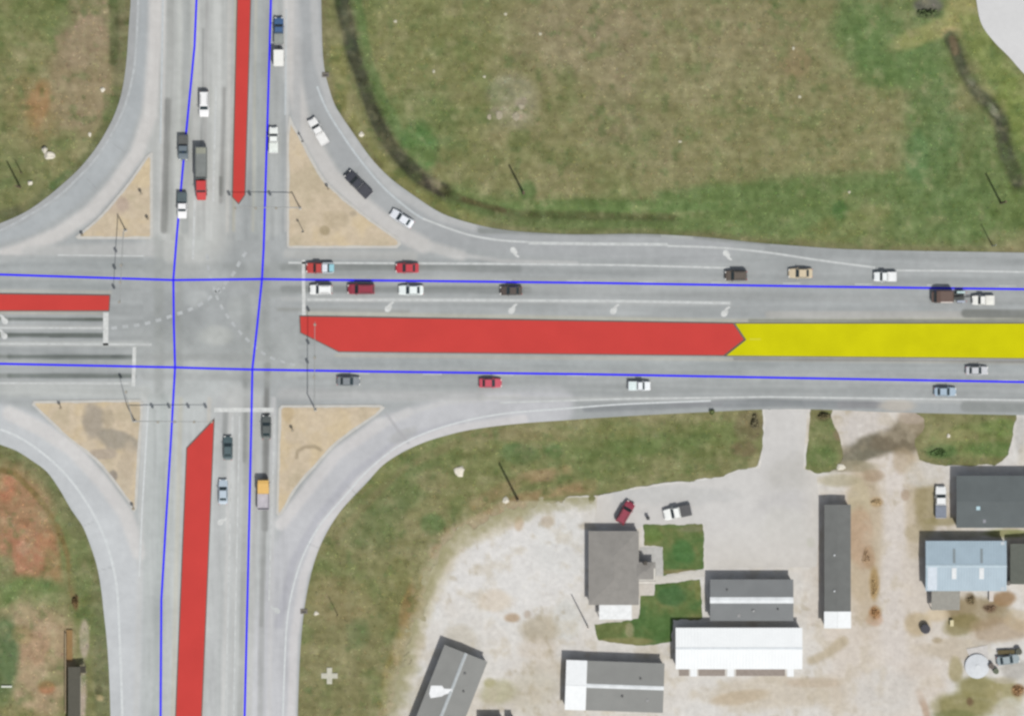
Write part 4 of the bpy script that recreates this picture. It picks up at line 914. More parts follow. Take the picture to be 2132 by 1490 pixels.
# ------------------------------------------------------------------ traffic signals, poles
def signal(label, base, arms, heads, h=5.2):
    b = P(*base, .17); r = thing('traffic_signal', label, 'traffic signal', b, 0, 'traffic signals at the four corners')
    MB().cyl((0, 0, 0), (0, 0, h + .2), .15, .11, 10).build('mast', GALV, r)
    MB().box((0, 0, .12), (.5, .5, .24), .05).build('footing', KERB, r)
    for e in arms:
        d = P(*e) - P(*base); MB().cyl((d.x * .015, d.y * .015, h - .1), (d.x, d.y, h + .1), .10, .05, 8).build('mast_arm', GALV, r)
    for hx, hy in heads:
        d = P(hx, hy) - P(*base); ang = math.atan2(d.y, d.x)
        hd = MB().box((d.x, d.y, h - .15), (.42, .42, 1.15), .04).build('signal_head', mat('signal housing', (160, 158, 146), .6), r)
        for k, c in enumerate(((.25, .02, .02), (.25, .16, .02), (.02, .18, .06))):
            MB().cyl((d.x + math.cos(ang) * 0, d.y, h + .2 - k * .35), (d.x + .0001, d.y - .235, h + .2 - k * .35), .12, n=8).build('lens', mat('lens %d' % k, c, .4, raw=True), hd)
signal('signal mast on the largest island, its arm reaching left over the red median', (625, 434), [(491, 434)], [(493, 435), (536, 435), (578, 435)])
signal('signal mast on the upper left island, its arm reaching down over the left road', (262, 480), [(254, 632)], [(257, 553), (254.5, 588), (253, 629)])
signal('two-armed signal mast on the lower left stained island', (281, 876), [(446, 877), (266, 816)], [(333, 877), (368, 877), (408, 877), (444, 877), (267, 815)])
signal('signal mast on the lower right island, its arm reaching up past the red median tip', (657, 853), [(658, 670)], [(657.5, 744), (656, 784), (658, 676)])

def pole(label, base, h, m=WOODP, cross=True, rad=.16, name='utility_pole', cat='pole', group='utility poles along the verges', ang=0):
    r = thing(name, label, cat, P(*base, 0), math.radians(ang), group)
    MB().cyl((0, 0, -.1), (0, 0, h), rad, rad * .7, 9).build('shaft', m, r)
    if cross:
        MB().box((0, -rad - .02, h - .5), (2.0, .1, .12), .01).build('crossarm', WOODP, r)
        for x in (-.85, 0.0, .85): MB().cyl((x, -rad - .02, h - .438), (x, -rad - .02, h - .2), .05, .035, 6).build('insulator', GALV, r)
    return r
pole('wooden pole in the grass above the curved slip road, casting a long shadow', (1090, 403), 9.2, cross=False, rad=.27)
pole('tall wooden pole on the verge at the edge of the white gravel', (1077, 1038), 11.5, cross=False, rad=.27)
pole('pole at the right edge of the field beside the ditch', (2084, 423), 9.6, cross=False, rad=.24)
pole('short pale post in the green grass above the right road', (2066, 512), 7.0, GALV, False, .14, group='posts around the junction', name='post', cat='post')
pole('taller pole with a long thin shadow at the left edge of the upper left field', (42, 390), 8.4, cross=False, rad=.22)
pole('shorter post beside the pole in the upper left field', (45, 360), 4.2, cross=False, rad=.12, group='posts around the junction', name='post', cat='post')
pole('white painted pole standing in the gravel left of the lower lawn', (1223, 1302), 10.2, mat('white pole paint', (238, 226, 214), .7), False, .16)
pole('thin post in the grass above the white cross', (703, 1279), 6.0, cross=False, rad=.09, group='posts around the junction', name='post', cat='post')
for bx, by, h, lab in ((632, 482, 4.2, 'pedestrian signal post on the largest island, below its signal mast'), (631, 294, 3.0, 'sign post near the narrow tip of the largest island'),
                       (295, 404, 1.6, 'low post near the top of the upper left island'), (308, 456, 1.2, 'low post at the right side of the upper left island'), (172, 490, 1.2, 'low post at the left corner of the upper left island'),
                       (128, 849, 2.0, 'post at the left corner of the stained island'), (279, 1058, 1.8, 'post at the lower tip of the stained island'), (610, 896, 1.6, 'low post on the island beside the dark green sedan'), (684, 394, 1.7, 'low post in the middle of the largest island')):
    r = thing('post', lab, 'post', P(bx, by, .17), 0, 'posts around the junction')
    MB().cyl((0, 0, 0), (0, 0, h), .09, .08, 8).build('shaft', GALV, r)
    if h > 2.5: MB().box((0, -.16, h - .35), (.45, .2, .5), .03).build('sign_plate', BLACK, r)
    else: MB().box((0, 0, h - .3), (.5, .42, .6), .05).build('cabinet', mat('cabinet tan', (172, 158, 134), .7), r)

# ------------------------------------------------------------------ buildings
ROOF_G = mat('grey shingle roof', (146, 143, 138), .95, var=.07, scale=.9)
WALLM = mat('painted siding', (214, 210, 200), .8)
DOORM = mat('brown door', (110, 92, 78), .7)
def R(deg): return math.radians(deg)

def openings(root, L, W, n, h=1.1, zc=1.5):
    for s in (-1, 1):
        for k in range(n):
            x = -L / 2 + L * (k + .5) / n
            if k == n // 2:
                d = MB().box((x, s * (W / 2 + .03), 1.02), (.95, .06, 2.0), .01).build('door', DOORM, root)
                MB().cyl((x + .36, s * (W / 2 + .06), 1.0), (x + .36, s * (W / 2 + .12), 1.0), .035, n=6).build('handle', RIM, d)
            else:
                f = MB().box((x, s * (W / 2 + .02), zc), (1.15, .05, h), .01).build('window', mat('window frame white', (232, 232, 230), .6), root)
                MB().box((x, s * (W / 2 + .048), zc), (.98, .02, h - .18)).build('pane', GLASS, f)

def gable(name, label, cat, cx, cy, Lp, Wp, deg, eave, rise, rm, wm=WALLM, cap=None, over=.25, n=3, group='buildings in the yards'):
    
    r = thing(name, label, cat, P(cx, cy, 0), R(deg), group)
    L, W = Lp * S, Wp * S; wl, ww = L - 2 * over, W - 2 * over
    mb = MB(); mb.prism([(-wl / 2, -ww / 2), (wl / 2, -ww / 2), (wl / 2, ww / 2), (-wl / 2, ww / 2)], -.1, eave)
    k = rise * (1 - 2 * over / W)
    for s in (-1, 1):
        x = s * wl / 2
        a = [mb.bm.verts.new(p) for p in ((x, -ww / 2, eave), (x, ww / 2, eave), (x, 0, eave + k * .98))]
        b = [mb.bm.verts.new((v.co.x - s * .12, v.co.y, v.co.z)) for v in a]
        mb.bm.faces.new(a); mb.bm.faces.new(b[::-1])
        for i in range(3): mb.bm.faces.new([a[i], a[(i + 1) % 3], b[(i + 1) % 3], b[i]])
    mb.build('wall', wm, r)
    rf = MB(); t = .1
    for s in (-1, 1):
        rf.loft([[(x, s * W / 2, eave - rise * 0 + .02), (x, s * W / 2, eave + .02 + t), (x, 0, eave + rise + .02 + t), (x, 0, eave + rise + .02)] for x in (-L / 2, L / 2)])
    ro = rf.build('roof', rm, r)
    if cap:
        cm, cw = cap
        c = MB(); hz = eave + rise + .02 + t; dz = rise / (W / 2) * cw / 2
        for s in (-1, 1): c.loft([[(x, s * cw / 2, hz - dz + .01), (x, s * cw / 2, hz - dz + .05), (x, 0, hz + .05), (x, 0, hz + .01)] for x in (-L / 2 - .02, L / 2 + .02)])
        c.build('ridge_cap', cm, ro)
    if n: openings(r, wl, ww, n)
    return r, L, W

def roofpt(W, eave, rise, y): return eave + rise * (1 - abs(y) / (W / 2)) + .12
def patch(r, x, y0, y1, wx, W, eave, rise, m, name, th=.05):
    z0, z1 = roofpt(W, eave, rise, y0) + .006, roofpt(W, eave, rise, y1) + .006
    return MB().loft([[(x - wx / 2, y0, z0), (x + wx / 2, y0, z0), (x + wx / 2, y0, z0 + th), (x - wx / 2, y0, z0 + th)], [(x - wx / 2, y1, z1), (x + wx / 2, y1, z1), (x + wx / 2, y1, z1 + th), (x - wx / 2, y1, z1 + th)]]).build(name, m, r)

WHITE_MET = mat_ribbed('white metal roof', (243, 246, 247), .55, .6, .02)
CAPW = mat('white ridge metal', (226, 230, 232), .5, var=.1, scale=.8)
def fittings(r, W, eave, rise, spots):
    for x, y, sx, sy, h, c in spots:
        z = roofpt(W, eave, rise, y)
        MB().box((x, y, z + h / 2 - .03), (sx, sy, h), .02).build('roof_vent', mat('roof vent %d' % c, (c, c, c), .6), r)
# hipped house
r = thing('house', 'house with a plain grey hipped roof and white porch, left of the small lawns', 'house', P(1278, 1180, 0), 0, 'buildings in the yards')
def hip(x0, x1, y0, y1, e, rise, flat=0):
    """hip roof over a rectangle (local metres), as loft of eaves to ridge"""
    mb = MB(); w_ = min(x1 - x0, y1 - y0) / 2
    lo = [(x0, y0, e), (x1, y0, e), (x1, y1, e), (x0, y1, e)]
    if (x1 - x0) > (y1 - y0): rg = [(x0 + w_, (y0 + y1) / 2, e + rise), (x1 - w_, (y0 + y1) / 2, e + rise)]; F = [(0, 1, 5, 4), (1, 2, 5), (2, 3, 4, 5), (3, 0, 4)]
    else: rg = [((x0 + x1) / 2, y0 + w_, e + rise), ((x0 + x1) / 2, y1 - w_, e + rise)]; F = [(0, 1, 4), (1, 2, 5, 4), (2, 3, 5), (3, 0, 4, 5)]
    V = [mb.bm.verts.new(p) for p in lo + rg]
    for f in F: mb.bm.faces.new([V[i] for i in f])
    mb.bm.faces.new([V[3], V[2], V[1], V[0]]); return mb
MB().box((0, 0, 1.2), (9.0, 13.3, 2.6)).build('wall', WALLM, r)
rf = hip(-4.78, 4.62, -6.95, 6.85, 2.5, .6).build('roof', ROOF_G, r)
MB().box((6.1, -1.25, 1.2), (3.2, 2.3, 2.6)).build('wing_wall', WALLM, r)
hip(3.6, 7.75, -2.55, 1.05, 2.42, .4).build('wing_roof', ROOF_G, r)
MB().box((5.8, .9, 2.75), (.7, .7, 1.2), .03).build('shade_block', mat('dark chimney', (84, 80, 74), .9), r)  # dark block added in place of the shadow patch on the wing
MB().box((.25, -8.3, 2.36), (6.1, 2.75, .1), .02).build('porch_roof', mat('white porch roof', (236, 238, 238), .6), r)
for x in (-2.6, .25, 3.1): MB().box((x, -9.5, 1.13), (.14, .14, 2.34)).build('porch_post', mat('porch post white', (230, 230, 226), .7), r)
MB().box((.9, -9.9, .1), (1.4, .7, .2), .02).build('porch_step', PATHM, r)
for x, y in ((-4.53, 3.5), (-4.53, -2.5), (4.53, 4.2)):
    f = MB().box((x, y, 1.5), (.06, 1.2, 1.1), .01).build('window', mat('window frame white', (232, 232, 230), .6), r); MB().box((x * 1.006, y, 1.5), (.03, 1.0, .92)).build('pane', GLASS, f)
d = MB().box((4.53, 1.6, 1.02), (.06, .95, 2.0), .01).build('door', DOORM, r); MB().cyl((4.55, 1.95, 1.0), (4.63, 1.95, 1.0), .035, n=6).build('handle', RIM, d)
# grey trailer with white ridge
DG = mat('dark grey metal roof', (124, 127, 128), .7, var=.06, scale=.4); DG2 = mat('warm grey metal roof', (140, 141, 138), .75, var=.05, scale=.4)
gable('mobile_home', 'dark grey roofed mobile home with a bright white ridge, above the white shed', 'mobile home', 1563.5, 1247, 173, 86, 0, 2.7, .34, DG, cap=(CAPW, 1.15), n=5)
# white shed
fittings(bpy.data.objects['mobile_home'], 86 * S, 2.7, .34, [(.3, -2.0, .35, .35, .35, 176), (-4.6, 1.9, .3, .3, .3, 96), (4.9, -1.7, .28, .28, .4, 90), (-2.4, -2.9, .6, .6, .12, 150)])
# white shed
r, L, W = gable('metal_shed', 'large white metal shed with three white door canopies', 'shed', 1537, 1347, 263, 86, 0, 3.0, .22, WHITE_MET, mat('white shed wall', (220, 220, 216), .7), cap=(mat('ridge seam grey', (220, 226, 230), .6), .35), n=0)
for x in (1443, 1520, 1644): MB().box(((x - 1537) * S, -W / 2 - .55, 2.5), (14 * S, 1.7, .12), .02).build('door_canopy', WHITE_MET, r)
for x0, x1 in ((1412, 1436), (1452, 1510), (1530, 1635)): MB().box((((x0 + x1) / 2 - 1537) * S, -W / 2 + .22, 1.3), ((x1 - x0) * S, .06, 2.5), .01).build('garage_door', mat('brown garage door', (150, 140, 130), .7), r)
for x0, x1 in ((1412, 1436), (1453, 1511), (1531, 1636)): MB().box((((x0 + x1) / 2 - 1537) * S, -W / 2 - .6, .05), ((x1 - x0) * S - .3, 1.7, .1), .02).build('door_apron', mat('stained door apron', (156, 146, 138), .9, var=.1), r)
# grey trailer with white end
r, L, W = gable('mobile_home', 'mobile home with a bare white left end section and grey roof, at the bottom edge', 'mobile home', 1279, 1426, 204, 103, -2.0, 2.7, .34, DG2, cap=(CAPW, .75), n=5)
for s in (-1, 1): patch(r, -L / 2 + 1.95, s * .02, s * (W / 2 + .02), 3.9, W, 2.7, .34, mat('white roof sheet', (242, 245, 246), .6, var=.03), 'roof_sheet', .1)
fittings(r, W, 2.7, .34, [(1.5, -1.8, .35, .35, .35, 96), (4.8, 1.6, .3, .3, .35, 100), (6.2, -2.4, .5, .5, .12, 156)])
# rotated trailer
r, L, W = gable('mobile_home', 'tilted mobile home with a torn white patch on its grey roof', 'mobile home', 934, 1450, 200, 96, 68.5, 2.7, .34, DG2, cap=(mat('dull ridge metal', (176, 182, 184), .5), .6), n=5)
fittings(r, W, 2.7, .34, [(5.4, -1.2, .35, .35, .3, 110), (2.2, -2.2, .3, .3, .35, 100), (-3.2, -1.5, .5, .5, .12, 150)])
mb = MB()
tr_ = Matrix.Rotation(-R(68.5), 2)
pp = [tuple(tr_ @ Vector(((x - 934) * S, (1450 - y) * S))) for x, y in ((898, 1424), (921, 1424), (925, 1430), (942, 1431), (942, 1437), (925, 1443), (921, 1446), (897, 1450), (894, 1441))]
lo = [mb.bm.verts.new((x, y, roofpt(W, 2.7, .34, y) + .01)) for x, y in pp]; hi = [mb.bm.verts.new((x, y, roofpt(W, 2.7, .34, y) + .06)) for x, y in pp]
for i in range(len(pp)): mb.bm.faces.new([lo[i], lo[(i + 1) % len(pp)], hi[(i + 1) % len(pp)], hi[i]])
mb.bm.faces.new(hi); mb.bm.faces.new(lo[::-1]); mb.build('tarpaulin', mat('white tarpaulin', (244, 246, 247), .6), r)
# long narrow trailer
r, L, W = gable('mobile_home', 'long narrow charcoal mobile home with a white square end', 'mobile home', 1741.5, 1177, 256, 55, 90, 2.9, .2, mat('charcoal trailer roof', (112, 114, 112), .85, var=.07, scale=.7), n=5)
for s in (-1, 1): patch(r, -L / 2 + 1.55, s * .01, s * (W / 2 + .04), 3.14, W, 2.9, .2, mat('white roof sheet', (242, 245, 246), .6, var=.03), 'roof_sheet', .1)
for x in (-4.6, 2.1): MB().box((x, .6, 3.3), (.3, .3, .3), .03).build('roof_vent', CAPW, r)
# slate roofed building at the right
r, L, W = gable('workshop', 'dark slate roofed building with a small bright skylight at the right edge', 'building', 2084, 1043, 192, 108, 0, 3.0, .4, mat('dark slate roof', (96, 103, 104), .8, var=.07, scale=.5), n=4)
patch(r, (2033 - 2084) * S, -1.55, -.85, .7, W, 3.0, .4, mat('skylight glass', (176, 206, 216), .3), 'skylight'); patch(r, (2046 - 2084) * S, -3.95, -3.3, .5, W, 3.0, .4, mat('vent grey', (136, 138, 146), .5), 'roof_vent')
# blue metal shed
BLUE_MET = mat_ribbed('pale blue metal roof', (164, 183, 195), .45, .5, .05)
r, L, W = gable('metal_shed', 'pale blue metal shed with white skylights, below the dark slate roof', 'shed', 2008, 1176, 168, 104, 0, 3.0, .45, BLUE_MET, mat('blue shed wall', (140, 156, 168), .6), cap=(mat('blue ridge metal', (180, 198, 208), .5), .5), n=3)
for x in (1983, 2040):
    patch(r, (x - 2008) * S, -2.45, -.35, .85, W, 3.0, .45, mat('skylight white', (216, 220, 222), .4), 'skylight'); patch(r, (x - 2008) * S, .55, 3.2, .45, W, 3.0, .45, mat('roof slot grey', (134, 146, 150), .6), 'roof_panel')
patch(r, (1938 - 2008) * S, -4.5, -.2, 1.75, W, 3.0, .45, mat('pale roof panel', (200, 210, 220), .5), 'roof_panel'); patch(r, (2084 - 2008) * S, -4.5, 4.5, .7, W, 3.0, .45, mat('pale roof trim', (192, 200, 206), .5), 'roof_panel')
MB().slab([((1937 - 2008) * S, -W / 2 + .1, 2.7), ((1937 - 2008) * S, -W / 2 - 3.6, 2.1), ((1996 - 2008) * S, -W / 2 - 3.6, 2.1), ((1996 - 2008) * S, -W / 2 + .1, 2.7)], .08).build('lean_to_roof', mat('lean-to roof', (150, 148, 140), .8, var=.08), r)
for x in (1939, 1994): MB().box(((x - 2008) * S, -W / 2 - 3.5, 1.05), (.12, .12, 2.1)).build('lean_to_post', WOODP, r)
# dark building at the right edge
gable('workshop', 'dark green grey roof cut by the right edge beside the blue shed', 'building', 2145, 1172, 84, 90, 90, 2.7, .5, mat('dark green roof', (100, 104, 96), .85, var=.08), n=2)
r = thing('rain_tank', 'small dark grey tank at the corner of the blue metal shed', 'tank', P(2098, 1212, .02)); MB().cyl((0, 0, 0), (0, 0, 1.3), .5, .5, 14).cyl((0, 0, 1.3), (0, 0, 1.5), .5, .2, 14).build('tank_body', mat('tank grey', (116, 112, 108), .6), r)
# south-west hut
r = thing('shed', 'narrow shed with a dark flat roof beside an orange brown timber deck', 'shed', P(157, 1440, 0), 0, 'buildings in the yards')
MB().box((-.0, -.7, 1.15), (2.0, 10.6, 2.5)).build('wall', WALLM, r)
MB().box((.0, -.7, 2.46), (2.3, 11.2, .14), .02).build('roof', mat('tar paper roof', (88, 86, 76), .9, var=.08), r)
MB().box((1.5, 4.4, 2.3), (1.3, 1.3, .12), .02).build('entry_canopy', mat('tar canopy', (70, 66, 56), .9), r); MB().box((2.0, 4.8, 1.1), (.1, .1, 2.26)).build('canopy_post', WOODP, r)
MB().box((1.02, 3.6, 1.0), (.05, .9, 2.0), .01).build('door', DOORM, r)
r = thing('timber_deck', 'orange brown timber deck strip at the upper end of the narrow shed', 'deck', P(146, 1343, 0))
MB().box((-.1, 0, .3), (1.1, 5.9, .12), .01).build('boards', mat('orange timber', (148, 118, 76), .85, var=.1), r)
for y in (-2.5, 0, 2.5): MB().box((-.1, y, .11), (1.0, .15, .25)).build('bearer', WOODP, r)
r = thing('fence', 'pale low board fence on the left of the timber deck', 'fence', P(137, 1400, 0))
MB().box((0, 0, .5), (.12, 15, .9), .01).build('boards', mat('pale fence board', (196, 178, 146), .9), r)
for y in (-7, -3.5, 0, 3.5, 7): MB().box((.14, y, .5), (.14, .12, 1.1)).build('fence_post', WOODP, r)
for bx, w_, lab in ((1021, 48, 'dark roofed hut cut by the bottom edge beside the tilted mobile home'), (1062, 14, 'small dark hut at the bottom edge, right of the larger one')):
    r = thing('hut', lab, 'hut', P(bx + 2, 1505, 0)); MB().box((0, 0, 1.0), (w_ * S - .3, 2.4, 2.2)).build('wall', WALLM, r); MB().box((0, 0, 2.16), (w_ * S, 2.7, .12), .02).build('roof', mat('tar hut roof', (78, 78, 68), .9), r)

# ------------------------------------------------------------------ loose things
def boulder(label, px, py, rp, z=0, m=STONE, flat=.7, name='boulder', cat='boulder', group='pale stones and blocks in the grass', seed=1, sq=1.0):
    bm = bmesh.new(); bmesh.ops.create_icosphere(bm, subdivisions=2, radius=rp * S)
    rr = random.Random(seed)
    ph = [rr.uniform(0, 6) for _ in range(6)]
    for v in bm.verts:
        n = v.co.normalized(); k = 1 + .16 * math.sin(3 * n.x + ph[0]) + .14 * math.sin(4 * n.y + ph[1]) + .1 * math.sin(5 * n.z + ph[2] + 3 * n.x)
        v.co *= k; v.co.z *= flat; v.co.x *= sq
    for v in bm.verts: v.co.z = max(v.co.z, -.1) if v.co.z < 0 else v.co.z
    me = bpy.data.meshes.new(name); bm.to_mesh(me); bm.free()
    o = link(name, me, m); o.location = P(px, py, z + .02); return tag(o, label, cat, group)
boulder('round white boulder on the verge above the gravel yard', 955, 981, 10.5, seed=2, flat=.5)
boulder('smaller white boulder at the foot of the tall verge pole', 1053, 1041, 6.5, seed=3, flat=.6, sq=1.3)
boulder('upper of the two white rocks close together in the upper left field', 93, 312, 7, seed=4, flat=1.3)
boulder('lower of the two white rocks close together in the upper left field', 104, 324, 8, seed=5, flat=.8, sq=1.3)
boulder('small white rock below the pair in the upper left field', 63, 381, 5, seed=6, flat=1.2)
boulder('small pale block at the right of the upper left field', 214, 187, 5.5, seed=7, flat=.5)
boulder('pale stone on the verge of the upper left slip road', 187, 280, 4, seed=8, flat=.5)
boulder('pale stone at the kerb of the curved slip road, above the white pickup', 753, 280, 6, seed=9, flat=.5)
boulder('tiny pale block in the grass by the white cross', 659, 1276, 5, seed=10, flat=.5)
boulder('pale block on the lawn edge by the right hand driveways', 1975, 907, 4, seed=11, flat=.5)
boulder('long pale stone at the lower tip of the small grass wedge', 1752, 972, 6, seed=12, flat=.4, sq=1.6)
for i, (x, y) in enumerate(((823, 45), (903, 149), (1008, 160), (1052, 30), (1125, 71), (1652, 101), (1416, 295), (1665, 202), (1768, 400))):
    lab = ['yellowish speck of stone in the field near the top of the dark ditch', 'white stone in the field right of the dark ditch', 'white stone left of the rubble patch', 'pale stone at the top edge above the rubble patch', 'pale stone near the top, right of the rubble patch',
           'yellowish stone in the upper right of the field', 'white stone in the middle of the field', 'pale stone in the brown middle of the field', 'small pale stone in the green band above the right road'][i]
    boulder(lab, x, y, 3.2, seed=20 + i, flat=.3, m=mat('dull field stone', (196, 192, 170), .95, var=.15, scale=3))
for i, (x, y, r_, lab) in enumerate(((1040, 240, 8, 'larger flat rubble lump on the left of the rubble patch'), (1075, 243, 9, 'flat rubble slab in the middle of the rubble patch'), (1086, 222, 6, 'rubble lump at the right of the rubble patch'), (1018, 244, 5, 'leftmost rubble lump of the rubble patch'))):
    boulder(lab, x, y, r_, seed=40 + i, flat=.1, m=mat('pale rubble', (168, 160, 138), .95, var=.2, scale=2), name='rubble', cat='rubble', group='rubble in the field')
# survey cross
q = 17 * S; a_ = 5.5 * S
tag(MB().prism([(x + P(686, 1406).x, y + P(686, 1406).y) for x, y in ((-a_, -q), (a_, -q), (a_, -a_), (q, -a_), (q, a_), (a_, a_), (a_, q), (-a_, q), (-a_, a_), (-q, a_), (-q, -a_), (-a_, -a_))], -.02, .14).build('survey_cross', mat('white survey panel', (198, 196, 180), .8, var=.1)),
    'white cross shaped marker lying in the grass beside the lower slip road', 'marker')
# kerb inlets
for x, y, lab in ((678, 156, 'dark grey drain inlet on the kerb below the top of the curved slip road'), (633, 1272, 'dark drain inlet at the kerb of the lower slip road')):
    r = thing('drain_inlet', lab, 'drain', P(x, y, .02)); MB().box((0, 0, .1), (1.3, .9, .2), .03).build('lid', mat('inlet concrete', (122, 116, 106), .9), r); MB().box((0, -.1, .21), (.8, .25, .03)).build('grate', BLACK, r)
tag(MB().box(P(14, 1428, .3), (2.0, .35, .2), .04).build('concrete_beam', mat('white beam', (222, 226, 212), .8)), 'white beam lying in the grass at the left edge', 'beam')
# yard clutter
r = thing('utility_box', 'small dark post box between the two vehicles parked by the house', 'post box', P(1349, 1078, .035)); MB().box((0, 0, .6), (.5, .5, 1.2), .04).build('cabinet', mat('box grey', (112, 104, 98), .7), r); MB().box((0, 0, 1.24), (.6, .6, .08), .02).build('lid', BLACK, r)
r = thing('water_tank', 'round white water tank near the lower right corner', 'tank', P(2034, 1386, .02)); MB().cyl((0, 0, 0), (0, 0, .45), 25 * S, 25 * S, 32).build('shell', mat('tank white', (214, 218, 220), .6), r)
MB().cyl((0, 0, .452), (0, 0, .62), 25.5 * S, .2, 32).build('tank_lid', mat('tank lid white', (210, 214, 218), .6, var=.05), r); MB().cyl((0, 0, .58), (0, 0, .72), .3, .3, 12).build('hatch', mat('tank white', (214, 218, 220), .6), r)
tag(MB().prism(W2([(2012, 1350), (2056, 1342), (2058, 1370), (2020, 1372)]), 0, .12).build('concrete_slab', mat('pale slab', (206, 202, 198), .9)), 'pale slab of concrete above the round white tank', 'slab')
r = thing('scrap_car', 'silver grey scrap car among junk at the right edge', 'car', P(2098, 1372, .03), R(8)); sedan(r, 48 * S, 20 * S, (156, 168, 172))
r = thing('flatbed_trailer', 'dark wooden flat trailer above the scrap car', 'trailer', P(2094, 1356, .03), R(2)); MB().box((0, 0, .6), (3.2, .8, .12), .02).build('deck', mat('dark boards', (98, 88, 60), .9, var=.2), r); wheels(r, (0,), .5, .28)
for i, (x, y, rr_, hz, c, lab) in enumerate(((1926, 1308, 10, 1.3, (74, 74, 84), 'dark blue grey drum standing in the dirt lane'), (2063, 1385, 6, 1.0, (124, 112, 104), 'rusty drum beside the round white tank'), (2073, 1396, 6, .9, (116, 126, 100), 'green drum below the scrap car'), (2120, 1355, 7, 1.2, (98, 100, 86), 'dark drum at the right edge above the junk'))):
    r = thing('drum', lab, 'drum', P(x, y, .03), 0, 'drums in the junk yard')
    MB().cyl((0, 0, 0), (0, 0, hz), rr_ * S, rr_ * S, 14).build('shell', mat('drum paint %d' % i, c, .6), r); MB().cyl((0, 0, hz + .002), (0, 0, hz + .05), rr_ * S * .85, rr_ * S * .8, 14).build('drum_lid', mat('drum lid %d' % i, tuple(v * .8 for v in c), .6), r)
r = thing('crate', 'cream crate at the edge of the brown weeds, below the blue shed', 'crate', P(1981, 1296, .03)); MB().box((0, 0, .35), (.6, 1.1, .7), .03).build('crate_box', mat('cream crate', (226, 216, 182), .8), r); MB().box((0, 0, .72), (.66, 1.16, .05), .01).build('crate_lid', mat('cream lid', (220, 210, 170), .8), r)
r = thing('crate', 'white crate standing against the lower side of the blue shed', 'crate', P(2063, 1240, .03)); MB().box((0, 0, .35), (.75, 1.9, .7), .03).build('crate_box', mat('white crate', (206, 196, 188), .8), r); MB().box((0, 0, .72), (.8, 1.95, .05), .01).build('crate_lid', mat('white crate lid', (214, 206, 198), .8), r)

# ------------------------------------------------------------------ brush piles, shrubs and grass
def clump(name, label, cat, px, py, rx, ry, h, rgb, n, seed, group, leaf=.32):
    if name == 'brush_pile': h *= .45; n = int(n * 1.4); leaf = .17; rgb = tuple(int(v * .75 + w_ * .25) for v, w_ in zip(rgb, (196, 180, 156)))
    rng = np.random.RandomState(seed); c = P(px, py, 0); mb = MB()
    for _ in range(n):
        a = rng.rand() * 2 * math.pi; q = rng.rand() ** .75 * (.75 + .25 * math.sin(3 * a + seed))
        p = Vector((q * rx * S * math.cos(a), q * ry * S * math.sin(a), .05 + h * rng.rand() * (1 - q * q * .8)))
        d = Vector(rng.normal(size=3)).normalized(); e = d.orthogonal().normalized()
        s = leaf * (.5 + rng.rand()); mb.bm.faces.new([mb.bm.verts.new(p + d * s), mb.bm.verts.new(p + e * s * .5), mb.bm.verts.new(p - d * s), mb.bm.verts.new(p - e * s * .5)])
    me = bpy.data.meshes.new(name); mb.bm.to_mesh(me); mb.bm.free()
    o = link(name, me, mat('foliage %d %d %d' % rgb, tuple(min(255, v * 1.28) for v in rgb), .95, var=.3, scale=2.5)); o.location = c
    return tag(o, label, cat, group)
BP = 'brush piles in the dirt lane'; SH = 'shrubs on the verges'
clump('brush_pile', 'orange brown brush pile, lowest in the dirt lane', 'brush pile', 1822, 1275, 10, 13, .7, (156, 116, 74), 160, 1, BP)
clump('brush_pile', 'tan brush pile above the orange brown one in the dirt lane', 'brush pile', 1820, 1222, 8, 26, .6, (160, 134, 88), 200, 2, BP)
clump('brush_pile', 'brown brush heap on the strip right of the charcoal mobile home', 'brush pile', 1803, 1158, 10, 20, .5, (164, 138, 108), 180, 3, BP)
clump('brush_pile', 'small brown brush heap near the top of the dirt lane', 'brush pile', 1825, 1044, 13, 7, .5, (160, 138, 100), 120, 4, BP)
clump('brush_pile', 'dark brown brush heap below the corner of the blue shed', 'brush pile', 2022, 1248, 9, 10, .8, (96, 84, 58), 140, 5, BP)
clump('brush_pile', 'reddish brown brush heap in the weeds below the blue shed', 'brush pile', 2060, 1266, 14, 8, .7, (104, 82, 62), 140, 6, BP)
clump('brush_pile', 'rust brown brush heap at the lower right edge', 'brush pile', 2120, 1436, 14, 13, .8, (136, 100, 64), 160, 7, BP)
clump('shrub', 'dark shrub at the top of the small grass wedge', 'shrub', 1716, 866, 14, 7, .9, (92, 86, 60), 200, 8, SH)
clump('shrub', 'brown shrub at the right end of the long verge', 'shrub', 1572, 880, 9, 18, .9, (110, 104, 80), 200, 9, SH)
clump('shrub', 'dark green shrub on the verge by the right hand driveways', 'shrub', 1955, 942, 20, 8, .4, (84, 106, 62), 260, 10, SH)
clump('shrub', 'small dark shrub beside the brown track at the lower left', 'shrub', 157, 1252, 6, 14, .9, (100, 82, 54), 140, 11, SH)
clump('shrub', 'small olive shrub above the concrete drive entrance', 'shrub', 1483, 858, 5, 6, .8, (90, 100, 62), 80, 12, SH)
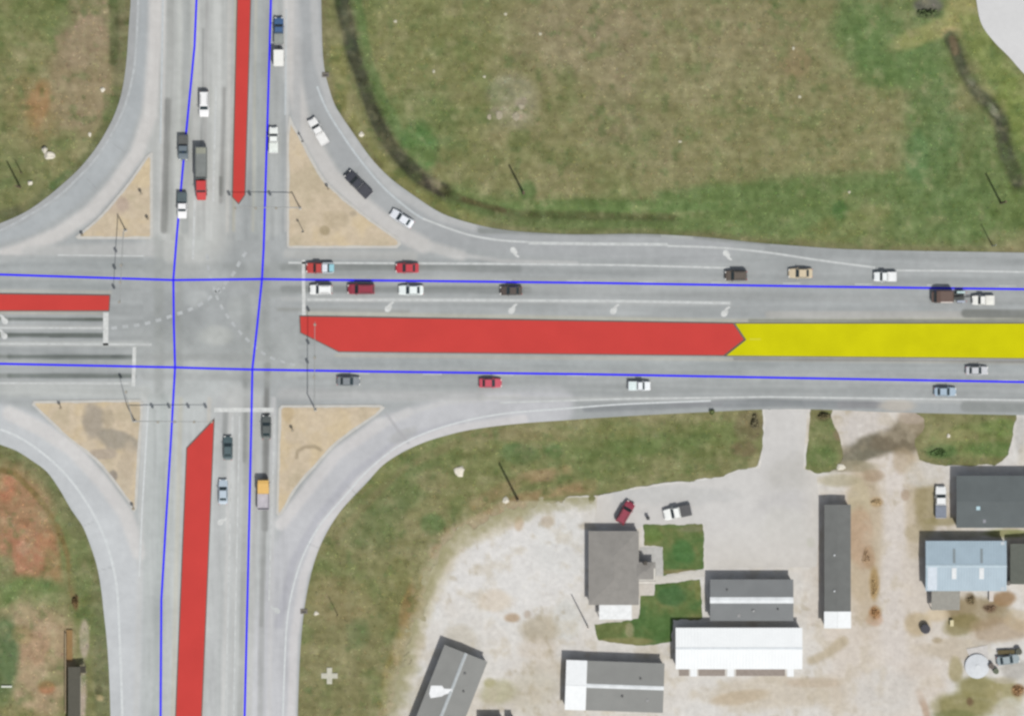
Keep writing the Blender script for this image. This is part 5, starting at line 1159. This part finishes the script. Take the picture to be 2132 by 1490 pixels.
clump('shrub', 'dark weed clump at the top right of the field beside the concrete lot', 'shrub', 1930, 28, 24, 8, .9, (76, 88, 56), 220, 13, SH)

def grass(n):
    rng = np.random.RandomState(5)
    x = rng.uniform(-20, 2150, n); y = rng.uniform(-20, 1510, n)
    rd = polysdf(x, y, ROAD); yd = polysdf(x, y, YARD); pdn = polysdf(x, y, PAD_NE)
    keep = (rd < -3) & (yd < -6) & (pdn < -4); 
    keep &= rng.rand(n) < .25 + .9 * fbm(x, y, 30, 3, 301)
    x, y = x[keep], y[keep]; m = len(x)
    C = ground_colour(x, y) * (1.1 + rng.normal(0, .10, (m, 1))) + rng.normal(0, 4, (m, 3))
    z = ditch_z(x, y)
    base = np.stack([(x - CX) * S, (CY - y) * S, z], 1)
    V = []; 
    for k in range(3):
        a = rng.uniform(0, 2 * np.pi, m); w_ = rng.uniform(.05, .13, m); h = rng.uniform(.05, .16, m); ln = rng.uniform(.15, .4, m)
        d = np.stack([np.cos(a), np.sin(a), 0 * a], 1); e = np.stack([-np.sin(a), np.cos(a), 0 * a], 1)
        o_ = base + rng.normal(0, .12, (m, 3)) * np.array([1, 1, 0])
        V.append(np.stack([o_ - e * w_[:, None], o_ + e * w_[:, None], o_ + d * ln[:, None] + np.array([0, 0, 1]) * h[:, None]], 1))
    V = np.stack(V, 1).reshape(-1, 3); nf = len(V) // 3
    me = bpy.data.meshes.new('grass'); me.vertices.add(len(V)); me.vertices.foreach_set('co', V.ravel())
    me.loops.add(len(V)); me.loops.foreach_set('vertex_index', np.arange(len(V), dtype=np.int32))
    me.polygons.add(nf); me.polygons.foreach_set('loop_start', np.arange(0, len(V), 3, dtype=np.int32)); me.polygons.foreach_set('loop_total', np.full(nf, 3, np.int32))
    at = me.color_attributes.new('Col', 'FLOAT_COLOR', 'POINT')
    CC = np.repeat(alb_np(C), 9, 0); at.data.foreach_set('color', np.concatenate([CC, np.ones((len(CC), 1))], 1).ravel())
    me.update(); tag(link('grass', me, mat_field('grass blades', .95, .0, (), 0)), 'short rough grass on the verges and fields', 'grass', kind='stuff')
grass(60000)
